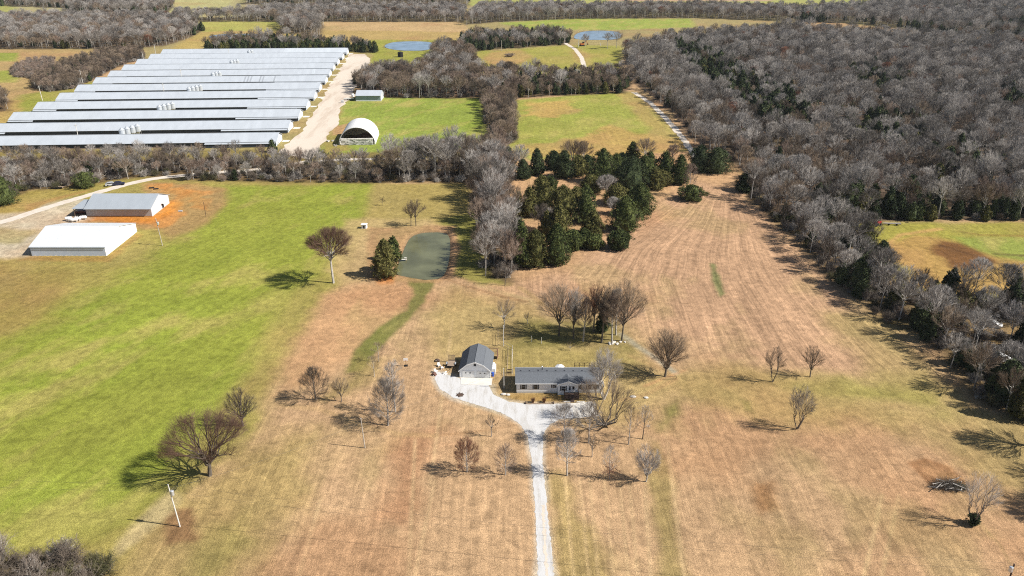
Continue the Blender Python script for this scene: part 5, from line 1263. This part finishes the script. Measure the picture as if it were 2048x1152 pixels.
# front gable bay
gx, gw, gy = 11.25, 2.35, -.62
MB().prism([(gx-gw+.15,.0),(gx+gw-.15,.0),(gx+gw-.15,2.62),(gx,3.35),(gx-gw+.15,2.62)], gy, gy+.12, 'y').build('gable_wall', M['siding'], t)
for x in (gx-gw+.15, gx+gw-.27): MB().box(x, x+.12, gy+.12, -.003, 0, 2.6).build('bay_wall', M['siding'], t)
for s in (-1, 1):
    MB().prism([(gx+s*(gw+.1),2.56),(gx,3.42),(gx,3.52),(gx+s*(gw+.1),2.66)], gy-.25, 2.6, 'y').build('gable_roof', M['shingle'], t)
    MB().prism([(gx+s*(gw+.12),2.50),(gx,3.36),(gx,3.54),(gx+s*(gw+.12),2.68)], gy-.30, gy-.252, 'y').build('barge_board', M['white'], t)
window(10.25, .85, 1.12, 2.18, gy)
MB().box(12.0, 12.85, gy-.04, gy-.003, .72, 2.35).build('front_door', M['white'], t); MB().box(12.2, 12.65, gy-.06, gy-.042, 1.4, 2.2).build('door_window', M['dark'], t)
MB().box(11.5, 11.8, gy-.05, gy-.003, 1.2, 2.2).build('side_light', M['dark'], t)
for j in range(9):
    MB().box(.8+j*1.95, 1.1+j*1.95, HD/2+.45, HD/2+.75, rg-.16, rg+.06).build('roof_vent', M['shutter'], t)
MB().tube((5.75, HD/2+1.3, 3.0), (5.75, HD/2+1.3, 4.15), .09, n=8).build('chimney_pipe', M['black'], t); MB().lathe([(.17,4.1),(.17,4.2),(.03,4.3)], 8, (5.75, HD/2+1.3, 0)).build('chimney_cap', M['white'], t)
MB().tube((6.0, .6, 2.8),(6.0, .6, 3.1),.05,n=6).build('vent_pipe', M['white'], t)
# porch deck
t = thing('porch_deck', 'dark wooden porch deck with railings and steps at the front door', 'porch', (hx+10.4, hy+gy-.06, 0), 0)
for j in range(9): MB().box(0, 3.2, -.25-j*.25, -.03-j*.25, .62, .67).build('deck_board', M['wood_dark'], t)
MB().box(.05, 3.15, -2.2, -2.12, .35, .6).build('fascia', M['wood_dark'], t)
for x, y in ((.05,-.1),(.05,-2.2),(1.2,-2.2),(2.1,-2.2),(3.1,-2.2),(3.1,-.1),(.05,-1.2),(3.1,-1.2)): MB().box(x-.05, x+.05, y-.05, y+.05, 0, 1.55).build('post', M['wood_dark'], t)
for a, b in (((.05,-.1),(.05,-2.2)),((3.1,-.1),(3.1,-2.2)),((.05,-2.2),(1.2,-2.2)),((2.1,-2.2),(3.1,-2.2))):
    MB().tube((*a,1.5),(*b,1.5),.05,n=4).build('handrail', M['wood_dark'], t); bl = MB(); n_ = int(math.hypot(b[0]-a[0], b[1]-a[1])/.16)
    for j in range(1, n_):
        q = j/n_; x = a[0]+(b[0]-a[0])*q; y = a[1]+(b[1]-a[1])*q; bl.box(x-.02, x+.02, y-.02, y+.02, .67, 1.46)
    o = bl.build('balusters', M['wood_dark'], t); o['kind'] = 'stuff'
for j in range(3): MB().box(1.25, 2.05, -2.5-j*.28, -2.22-j*.28, 0, .48-j*.16).build('step', M['wood_dark'], t)
for k, (x, y, w) in enumerate(((10.1,-3.5,2.4),(12.9,-3.6,1.8))):
    t = thing('landscape_timber', ['left','right'][k]+' pale timber edging lying in front of the porch', 'timber', (hx+x, hy+y, 0), .03)
    MB().box(0, w, -.09, .09, 0, .16).build('beam', M['pole_bright'], t); MB().box(-.02, .12, -.12, .12, 0, .24).build('end_post', M['wood'], t)
t = thing('planting_bed_edge', 'dark timber edging along the driveway below the two rusty grasses', 'edging', (*G(1052, 808), 0), 0)
for j in range(5): MB().box(j*1.18, j*1.18+1.1, -.1, .1, 0, .2).build('beam', M['wood'], t)
for x in (-.05, 5.9): MB().box(x-.12, x+.12, -.12, .6, 0, .32).build('end_post', M['wood_dark'], t)
for k, px in enumerate((1066, 1088)):
    t = thing('ornamental_grass', ['left','right'][k]+' rusty clump of dry ornamental grass in front of the house', 'grass clump', (*G(px, 805), 0))
    r = random.Random(k); S = Sticks(); S2 = Sticks()
    for i in range(170):
        an = r.uniform(0, 6.28); sp = r.uniform(.05,.55); p = Vector((r.uniform(-.2,.2), r.uniform(-.15,.15), 0)); d = Vector((math.cos(an)*sp, math.sin(an)*sp, 1.0)).normalized()
        (S if i % 5 else S2).add(p, p+d*(.8+.5*r.random()), .022, .01)
    M.setdefault('rusty', mat('rusty_dry_grass', (.22,.10,.045), .9, var=.3)); link_mesh('blades', sticks_mesh('blades', S, M['rusty']), t); link_mesh('seed_heads', sticks_mesh('seed_heads', S2, M['twig_brown']), t)
for k, (px, py, lb) in enumerate(((1007,789,'pale stone left of the house corner'),(1016,790,'pale stone nearest the driveway below the house corner'),(1266,794,'flat pale stone on the lawn right of the house'),(1292,796,'small pale stone right of the flat one on the lawn'))):
    r = random.Random(k); o = MB().lathe([(.2,0),(.5,.08),(.42,.25),(.12,.34)], 7).build('stone', M['rock'], None, (*G(px, py), -.02)); o.scale = (1+.5*r.random(), .8, 1); tag(o, lb, 'stone')
t = thing('stone_heap', 'heap of pale stones at the foot of the rightmost grove trees', 'stone heap', (*G(1235, 687), 0))
r = random.Random(4)
for j in range(16):
    o = MB().lathe([(.15,0),(.36,.06),(.3,.2),(.08,.28)], 6).build('stone', M['rock'], t, (r.uniform(-2.4,2.2), r.uniform(-.6,.9), -.02), r.random()*6); o.scale = (r.uniform(.7,1.3), r.uniform(.7,1.2), 1)
# back porch rails seen above the roof and a white awning
t = thing('back_deck', 'dark railed deck behind the house, seen over its roof', 'deck', (hx+13.4, hy+HD+.6, 0))
MB().box(0, 4.6, 0, 2.6, .5, .6).build('floor', M['wood_dark'], t)
for x in (0, 1.15, 2.3, 3.45, 4.6):
    MB().box(x-.05, x+.05, 2.5, 2.6, 0, 2.2).build('post', M['wood_dark'], t)
MB().box(0, 4.6, 2.5, 2.58, 1.55, 1.65).build('rail', M['wood_dark'], t); MB().box(0, 4.6, 2.5, 2.58, 2.12, 2.22).build('rail', M['wood_dark'], t)
t = thing('patio_umbrella', 'white patio canopy peeking over the back of the house roof', 'canopy', (hx+9.9, hy+HD+1.5, 0))
MB().lathe([(1.1,2.2),(.05,2.75)], 6).build('canopy', M['white'], t); MB().tube((0,0,0),(0,0,2.3),.04,n=5).build('pole', M['steel'], t)

# ------------------------------------------------------------------ garage with gambrel roof
px_, py_ = G(919, 754.5); t = thing('garage', 'two-door garage with a dark grey gambrel roof and white front', 'garage', (px_, py_, 0), garage_rz)
GW, GD = 7.15, 8.3; c = GW/2
prof = [(-.15, 1.72), (c-1.85, 3.40), (c, 4.12), (c+1.85, 3.40), (GW+.15, 1.72)]
for i in range(4):
    a, b = prof[i], prof[i+1]; d = Vector((b[0]-a[0], b[1]-a[1])).normalized(); nn = Vector((-d.y, d.x))*.1
    MB().prism([a, b, (b[0]+nn.x, b[1]+nn.y), (a[0]+nn.x, a[1]+nn.y)], -.35, GD+.3, 'y').build('roof', M['shingle'], t)
    MB().prism([(a[0],a[1]-.08), (b[0],b[1]-.08), (b[0]+nn.x*1.3, b[1]+nn.y*1.3), (a[0]+nn.x*1.3, a[1]+nn.y*1.3)], -.41, -.353, 'y').build('barge_board', M['white'], t)
    if i == 1: MB().tube((c, -.3, 4.22), (c, GD+.25, 4.22), .07, n=5).build('ridge_cap', M['shingle'], t)
fw = [(0.05,0),(GW-.05,0),(GW-.05,1.8),(c+1.83,3.34),(c,4.05),(c-1.83,3.34),(.05,1.8)]
MB().prism(fw, 0, .12, 'y').build('front_wall', M['siding'], t); MB().prism(fw, GD-.12, GD, 'y').build('back_wall', M['siding'], t)
for x in (.05, GW-.17): MB().box(x, x+.12, .12, GD-.12, 0, 1.8).build('side_wall', M['offwhite'], t)
for k, x in enumerate((.72, 4.02)):
    dr = MB()
    dr.box(x, x+2.6, -.045, -.003, .02, 1.68); dr = dr.build('garage_door', M['white'], t)
    for q in range(4): MB().box(x+.04, x+2.56, -.062, -.047, .05+q*.41, .42+q*.41).build('door_panel', M['white'], dr)
    for q in (.75, 1.75): MB().box(x+q-.17, x+q+.17, -.075, -.064, 1.12, 1.38).build('pane', M['dark'], dr)
    MB().box(x-.1, x-.003, -.05, -.003, 0, 1.78).box(x+2.603, x+2.7, -.05, -.003, 0, 1.78).box(x-.1, x+2.7, -.052, -.004, 1.7, 1.79).build('door_trim', M['white'], t)
MB().box(c-.27, c+.27, -.05, -.003, 3.0, 3.6).build('loft_vent', M['shutter'], t)
MB().box(.05, .2, -.03, -.003, 0, 1.8).box(GW-.2, GW-.05, -.03, -.003, 0, 1.8).build('corner_trim', M['white'], t)
def loc_g(x, y): 
    cr, sr = math.cos(garage_rz), math.sin(garage_rz); return (px_+x*cr-y*sr, py_+x*sr+y*cr)
t = thing('white_tank', 'white rectangular tank against the right side of the garage', 'tank', (*loc_g(GW+.55, 1.8), 0), garage_rz)
MB().box(-.45, .4, -.2, 2.2, .05, 1.5).build('tank_shell', M['white'], t); MB().box(-.4, .35, -.1, .1, 0, .05).box(-.4, .35, 1.8, 2., 0, .05).build('foot', M['steel'], t)
t = thing('blue_barrel', 'bright blue barrel at the front right corner of the garage', 'barrel', (*loc_g(GW+.4, .9), 0))
MB().lathe([(.28,0),(.3,.45),(.28,.9)], 12).build('drum', M['blue'], t); MB().lathe([(.29,.9),(.27,.96)], 12).build('drum_lid', M['blue'], t)
t = thing('white_bin', 'small white bin behind the white tank beside the garage', 'bin', (*loc_g(GW+.3, 5.2), 0))
MB().box(-.25,.25,-.3,.3,0,.9).build('bin_body', M['white'], t); MB().box(-.28,.28,-.33,.33,.9,.96).build('bin_lid', M['offwhite'], t)
t = thing('lean_to_shed', 'rusty brown lean-to at the back right corner of the garage', 'lean-to', (*loc_g(GW-1.3, GD+.5), 0), garage_rz-.1)
MB().prism([(0,2.9),(1.6,2.1),(1.6,2.16),(0,2.96)], 0, 2.2, 'x').build('roof', M['rust'], t); MB().box(0, .06, 0, 1.6, 0, 2.1).build('side_wall', M['rust'], t); MB().prism([(0,0),(1.5,0),(1.5,2.05),(0,2.8)], 2.1, 2.16, 'x').build('end_wall', M['rust'], t)

# trailer and clutter left of the garage
tx, ty = G(901, 738); t = thing('flatbed_trailer', 'flatbed trailer with raised brown slatted ramp left of the garage', 'trailer', (tx, ty, 0), -.05)
for j in range(7): MB().box(-.8+j*.23, -.6+j*.23, .3, 2.9, .55, .6).build('deck_plank', M['wood'], t)
MB().box(-.85, .85, .2, .3, .45, .65).box(-.85, .85, 2.9, 3., .45, .65).build('deck_frame', M['black'], t)
for j in range(6): MB().box(-.78+j*.28, -.66+j*.28, 3.0, 3.06, .6, 2.0).build('ramp_slat', M['wood'], t)
MB().box(-.85, .85, 3.07, 3.12, .6, .7).box(-.85, .85, 3.07, 3.12, 1.9, 2.0).build('ramp_rail', M['rust'], t)
for s in (-1, 1):
    MB().lathe([(.36,-.1),(.36,.1)], 12).build('wheel', M['black'], t, (s*1.0, 1.5, .36)).rotation_euler = (0, math.pi/2, 0)
    MB().prism([(1.0,.7),(1.2,.85),(1.8,.85),(2.0,.7),(2.0,.74),(1.8,.9),(1.2,.9),(1.0,.74)], s*1.0-.14, s*1.0+.14, 'x').build('fender', M['steel'], t)
MB().tube((-.7, .25, .5), (0, -1.1, .5), .05, n=4).tube((.7, .25, .5), (0, -1.1, .5), .05, n=4).build('tongue', M['black'], t)
cl = [(878,733,'white plastic chair lying in the clutter left of the trailer',.5),(872,745,'pale garden chair at the left end of the clutter',1.2),(884,738,'pale box-like chair in the middle of the clutter',2.2)]
for px, py, lb, rz in cl:
    t = thing('plastic_chair', lb, 'chair', (*G(px, py), 0), rz)
    MB().box(-.3,.3,-.3,.3,.4,.46).build('seat', M['white'], t); MB().box(-.3,.3,.27,.33,.46,.95).build('backrest', M['white'], t)
    for x in (-.26,.26):
        for y in (-.26,.26): MB().box(x-.03,x+.03,y-.03,y+.03,0,.4).build('leg', M['white'], t)
for px, py, lb, w, h in ((868,750,'rusty sheet metal leaning at the left end of the clutter',1.2,.7),(889,747,'pale panel lying in the clutter by the gravel',1.3,.25),(874,722,'dark scrap heap on the grass behind the clutter',1.3,.5)):
    t = thing('scrap_heap', lb, 'scrap', (*G(px, py), 0), py*.1)
    mm = M['rust'] if 'rusty' in lb else M['rock'] if 'pale' in lb else M['wood_dark']
    MB().prism([(-w/2,0),(w/2,0),(w/2-.2,h*.5),(0,h),(-w/2+.1,h*.4)], -.4, .4, 'y').build('sheet', mm, t)
    for j in range(5): MB().tube((-.5+j*.2,-.5,.05),(.3-j*.1,.6,.1+h*.7),.045,n=4).build('pipe', M['steel'] if j % 2 else M['wood'], t)
t = thing('fire_ring', 'dark burnt ring of ash on the white gravel', 'ash ring', (*G(920, 790), 0)); MB().lathe([(.75,.022),(.5,.07),(.2,.05)], 14).build('ash', M['soil'], t)
for j in range(7): MB().box(-.14,.14,-.1,.1,.02,.14).build('stone', M['soil'], t, (math.cos(j*.9)*.75, math.sin(j*.9)*.75, 0), j)

# kennel fence behind the garage, posts
def post(px, py, top, lb, m='pole_wood', r=.07, name='fence_post'):
    h = hgt(px, py, top); o = MB().tube((0,0,-.1), (0,0,h), r, r*.85, n=6).build(name, M[m], None, (*G(px, py), 0)); tag(o, lb, 'post'); return o
def run_fence(name, lb, path, h, m, rails=(.45,.95), rr=.035, cat='fence', step=None):
    t = thing(name, lb, cat, (*G(*path[0]), 0)); o = Vector(G(*path[0])); P = [Vector(G(*p))-o for p in path]
    for i, p in enumerate(P): MB().tube((p.x, p.y, -.1), (p.x, p.y, h), .06, n=5).build('post', M[m], t)
    for i in range(len(P)-1):
        for z in rails: MB().tube((P[i].x, P[i].y, h*z), (P[i+1].x, P[i+1].y, h*z), rr, n=4).build('rail', M[m], t)
    return t
run_fence('pen_fence', 'narrow wooden pen fence between the garage and the house', [(1014,752),(1015,735),(1016,715),(1016,702),(996,692),(996,668)], 1.3, 'wood')
run_fence('run_fence', 'pale railed fence beside the narrow pen', [(1024,748),(1024,730),(1025,712),(1025,700),(1007,690)], 1.3, 'pole_wood', (.3,.95))
MB_ = MB().box(0, 1.3, -.04, .04, .15, .35).box(0, 1.3, -.04, .04, .8, 1.).box(0, .07, -.05, .05, 0, 1.1).box(1.23, 1.3, -.05, .05, 0, 1.1)
tag(MB_.build('garden_gate', M['wood_dark'], None, (*G(1014, 746), 0)), 'small dark gate at the near end of the narrow pen', 'gate')
run_fence('lawn_fence', 'dark low fence in the tree shade right of the house', [(1216,752),(1245,755),(1275,757),(1310,758),(1352,760)], .9, 'wood_dark')
post(1063, 684, 672, 'pale clothesline post, left of two on the lawn before the grove', 'pole_bright'); post(1083, 687, 675, 'pale clothesline post, right of two on the lawn before the grove', 'pole_bright')
post(1230, 765, 748, 'pale post near the right end of the house', 'pole_bright'); post(412, 433, 404, 'thin dark leaning post on the clay patch right of the grey barn', 'wood_dark', .09)

# ------------------------------------------------------------------ utility poles and wires
tops = {}
def power_pole(key, px, py, top, lb, m='pole_wood', arm=False, can=False, r=.15, lean=0):
    h = hgt(px, py, top); X, Y = G(px, py); t = thing('utility_pole', lb, 'utility pole', (X, Y, 0), 0, 'utility poles')
    MB().tube((0,0,-.2), (lean*h, 0, h), r, r*.68, n=8).build('pole', M[m], t)
    if arm: MB().box(lean*h-.9, lean*h+.9, -.06, .06, h-.7, h-.56).build('crossarm', M[m], t)
    MB().lathe([(.05,h-.03),(.08,h+.05),(.04,h+.2)], 8, (lean*h,0,0)).build('insulator', M['white'], t)
    if can:
        MB().lathe([(.26,h-2.1),(.28,h-2.05),(.28,h-1.25),(.2,h-1.15)], 10, (lean*h+.42,0,0)).build('transformer', M['steel'], t)
    tops[key] = Vector((X+lean*h, Y, h)); return t
power_pole('A', 360, 1053, 970, 'white sunlit utility pole with transformer on the left field edge', 'pole_bright', False, True, .125, -.05)
power_pole('B', 730, 896, 838, 'shorter grey utility pole in the middle of the tan field', 'pole_wood', r=.11, lean=-.04)
power_pole('C', 325, 491, 437, 'leaning utility pole with transformer beside the white barn', 'pole_wood', False, True, .13, -.05)
power_pole('D', 1008, 777, 738, 'thin pole casting a shadow on the gravel left of the house', 'pole_bright', r=.08, lean=-.01)
power_pole('E', 1007, 692, 652, 'thin pale post behind the garage, in line with a bare tree', 'pole_bright', r=.09)
power_pole('F', 1024, 748, 700, 'thin pale post standing at the pen fence beside the garage', 'pole_bright', r=.07)
power_pole('G1', 85, 201, 172, 'utility pole at the left end of the poultry houses, nearest of the line', 'pole_bright', True, False, .2, -.03)
power_pole('G2', 166, 167, 140, 'utility pole next to the dark bush strip left of the poultry houses', 'pole_bright', True, False, .2, -.03)
power_pole('G3', 287, 121, 104, 'utility pole between the bush strip and the farther poultry houses', 'pole_bright', False, False, .2)
power_pole('G4', 312, 111, 88, 'utility pole by the far left corner of the poultry houses', 'pole_bright', True, False, .2)
power_pole('H1', 157, 276, 248, 'utility pole between the two nearest poultry houses', 'pole_bright', True, r=.18)
power_pole('H2', 329, 189, 167, 'utility pole between the middle poultry houses', 'pole_bright', True, r=.18)
power_pole('H3', 364, 160, 139, 'utility pole among the farther poultry houses', 'pole_bright', True, r=.18)
power_pole('H4', 459, 114, 98, 'utility pole between the farthest poultry houses', 'pole_bright', r=.18)
power_pole('H5', 541, 102, 86, 'utility pole in front of the dark cedars behind the poultry houses', 'pole_wood', r=.2)
power_pole('I1', 1003, 101, 81, 'utility pole in front of the dark wood on the far green field', 'pole_wood', r=.2)
power_pole('I2', 1157, 94, 72, 'utility pole beside the orange excavator', 'pole_bright', r=.25)
power_pole('I3', 1201, 92, 86, 'short pale post near the excavator', 'pole_bright', r=.3)
# pole at the bottom right corner, cut by the frame
X, Y = G(2029, 1128, 9); t = thing('utility_pole', 'utility pole top with white transformer in the bottom right corner', 'utility pole', (X, Y, 0), 0, 'utility poles')
MB().tube((0,0,-.2),(0,0,9),.15,.11,n=8).build('pole', M['wood_dark'], t); MB().lathe([(.26,7.7),(.28,7.75),(.28,8.5),(.2,8.6)], 10, (-.35,-.1,0)).build('transformer', M['steel'], t)
tops['Z'] = Vector((X, Y, 9)); tops['L'] = Vector((-150, 112, 9))
def wire(a, b, dz, sag, lb, r=.013):
    p0 = a+Vector((0,0,dz)); p1 = b+Vector((0,0,dz)); m = MB(); n = 24; q = p0
    for i in range(1, n+1):
        s = i/n; p = p0.lerp(p1, s)-Vector((0,0,4*sag*s*(1-s))); m.tube(q, p, r, n=4, cap=False); q = p
    o = m.build('power_line', M['wire'], None); tag(o, lb, 'power line')
wire(tops['A'], tops['Z'], .1, 1.6, 'upper wire running from the white pole to the bottom right corner')
wire(tops['A'], tops['Z'], -1.3, 1.8, 'lower wire running from the white pole to the bottom right corner')
wire(tops['L'], tops['A'], .1, 1.2, 'upper wire running from the left edge to the white pole')
wire(tops['L'], tops['A'], -1.3, 1.4, 'lower wire running from the left edge to the white pole')
wire(tops['A'], tops['B'], -.8, .8, 'wire from the white pole to the shorter grey pole')
wire(tops['B'], tops['D'], -.1, .7, 'wire from the shorter grey pole towards the house')

# ------------------------------------------------------------------ things in and by the right hedge, brush pile
t = thing('tractor', 'small red tractor parked at the edge of the wood on the right green field', 'tractor', (*G(1753, 451), 0), .4)
MB().box(-.3, 1.7, -.4, .4, .7, 1.35).build('hood', M['red'], t); MB().box(-1.1, -.3, -.5, .5, .7, 1.1).build('chassis', M['red'], t); MB().box(-.9, -.4, -.3, .3, 1.1, 1.6).build('seat', M['black'], t)
MB().tube((-.9,-.5,1.1),(-.9,-.5,2.2),.05,n=4).tube((-.9,.5,1.1),(-.9,.5,2.2),.05,n=4).tube((-.9,-.5,2.2),(-.9,.5,2.2),.05,n=4).build('roll_bar', M['red'], t)
for x, y, rr_ in ((-.8,-.75,.7),(-.8,.75,.7),(1.3,-.6,.42),(1.3,.6,.42)): MB().lathe([(rr_,-.17),(rr_,.17)], 14).build('wheel', M['black'], t, (x, y, rr_)).rotation_euler = (math.pi/2, 0, 0)
t = thing('log_trailer', 'long low trailer of poles on the grass right of the red tractor', 'trailer', (*G(1783, 450), 0), -.12)
for j in range(4): MB().tube((-3,-.4+j*.25,.6),(3,-.5+j*.3,.55+.05*j),.1,n=5).build('log', M['rock'] if j % 2 else M['wood_dark'], t)
for x in (-1.2, 1.4): MB().lathe([(.35,-.1),(.35,.1)], 10).build('wheel', M['black'], t, (x, -.7, .35)).rotation_euler = (math.pi/2, 0, 0)
t = thing('neighbour_house', 'low building with slate-blue roof at the right edge, half hidden by trees', 'house', (*G(2044, 682), 0), -.6)
gable_roof(-1, 9, 3, 2.3, 3.4, .3).build('roof', mat('slate_blue_roof', (.16,.22,.30), .6), t)
n, f, g0, g1 = wall_box(-.8, 8.8, 2.9, 2.2, 3.3); n.build('side_wall', M['wood_dark'], t); f.build('side_wall', M['wood_dark'], t); g0.build('end_wall', M['wood_dark'], t); g1.build('end_wall', M['wood_dark'], t)
t = thing('camper_van', 'white vehicle glimpsed through the branches at the right edge', 'vehicle', (*G(2000, 722), 0), .3); car(t, M['white'], 5, 2, 1.9)
t = thing('parked_car', 'pale car half hidden under the trees of the right hedge', 'car', (*G(1984, 652), 0), -.6); car(t, M['white'])
# brush pile with pale limbs
bxp, byp = G(1896, 974); t = thing('brush_pile', 'pile of cut limbs and brush on bare earth in the right field', 'brush pile', (bxp, byp, 0))
r = random.Random(12)
for j in range(26):
    an = r.uniform(-.7,.9); p = Vector((r.uniform(-2.6,2.3), r.uniform(-1.1,1.5), r.uniform(.1,.9))); d = Vector((math.cos(an), math.sin(an), r.uniform(-.25,.3)))*r.uniform(.8,1.9)
    m_ = MB().tube(p-d, p, .09, .07, n=5, cap=False).tube(p, p+d*.9+Vector((0,r.uniform(-.3,.3),.1)), .07, .035, n=5); m_.build('limb', M['bark_grey'] if j % 3 else M['bark_dark'], t)
S = Sticks()
for j in range(2600):
    p = Vector((r.gauss(.2,1.5), r.gauss(0,.75), abs(r.gauss(0,.45)))); S.add(p, p+rvec(r)*.6, .018, .008)
o = link_mesh('brushwood', sticks_mesh('brushwood', S, M['bark_dark']), t); o['kind'] = 'stuff'
V = []; F = []
for j in range(900):
    p = Vector((r.gauss(1.9,.8), r.gauss(-.3,.55), abs(r.gauss(.1,.4)))); q = rvec(r)*.2; w_ = rvec(r)*.1; b0 = len(V); V += [tuple(p), tuple(p+q), tuple(p+q*.5+w_)]; F.append((b0, b0+1, b0+2))
o = link_mesh('cedar_cuttings', cedar_mesh('cedar_cuttings', (V, F), M['cedar_dark']), t); o['kind'] = 'stuff'
# tuft of rusty leaves on the slim tree, leaf tufts at trunks
for px, py, top, w, n_, mm, lb in ((1219,945,912,1.3,500,'twig_red','tuft of rusty leaves clinging to the slim front-row tree'),):
    X, Y = G(1219, 958); V = []; F = []; r = random.Random(3)
    for j in range(n_):
        p = Vector((r.gauss(0,.75), r.gauss(0,.6), 2.2+r.gauss(0,.75))); q = rvec(r)*.16; w_ = rvec(r)*.1; b0 = len(V); V += [tuple(p-w_), tuple(p+w_), tuple(p+q)]; F.append((b0, b0+1, b0+2))
    tr = min((o for o in C.objects if o.name.startswith('bare_tree') and o.type == 'EMPTY'), key=lambda o: (o.location.x-X)**2+(o.location.y-Y)**2)
    link_mesh('leaves', cedar_mesh('leaves', (V, F), M[mm]), tr)

# ------------------------------------------------------------------ faint winter haze: one closed box of even, thin air over the whole scene
bx_ = MB().box(-5400, 5400, -900, 4700, -2.2, 101)
hm = bpy.data.materials.new('haze'); hm.use_nodes = True; hm.node_tree.nodes.clear()
ho = hm.node_tree.nodes.new('ShaderNodeOutputMaterial'); hv = hm.node_tree.nodes.new('ShaderNodeVolumePrincipled')
hv.inputs['Color'].default_value = (.86, .92, 1, 1); hv.inputs['Density'].default_value = .00004; hv.inputs['Anisotropy'].default_value = .2
hm.node_tree.links.new(hv.outputs[0], ho.inputs['Volume'])
tag(bx_.build('haze', hm), kind='stuff')
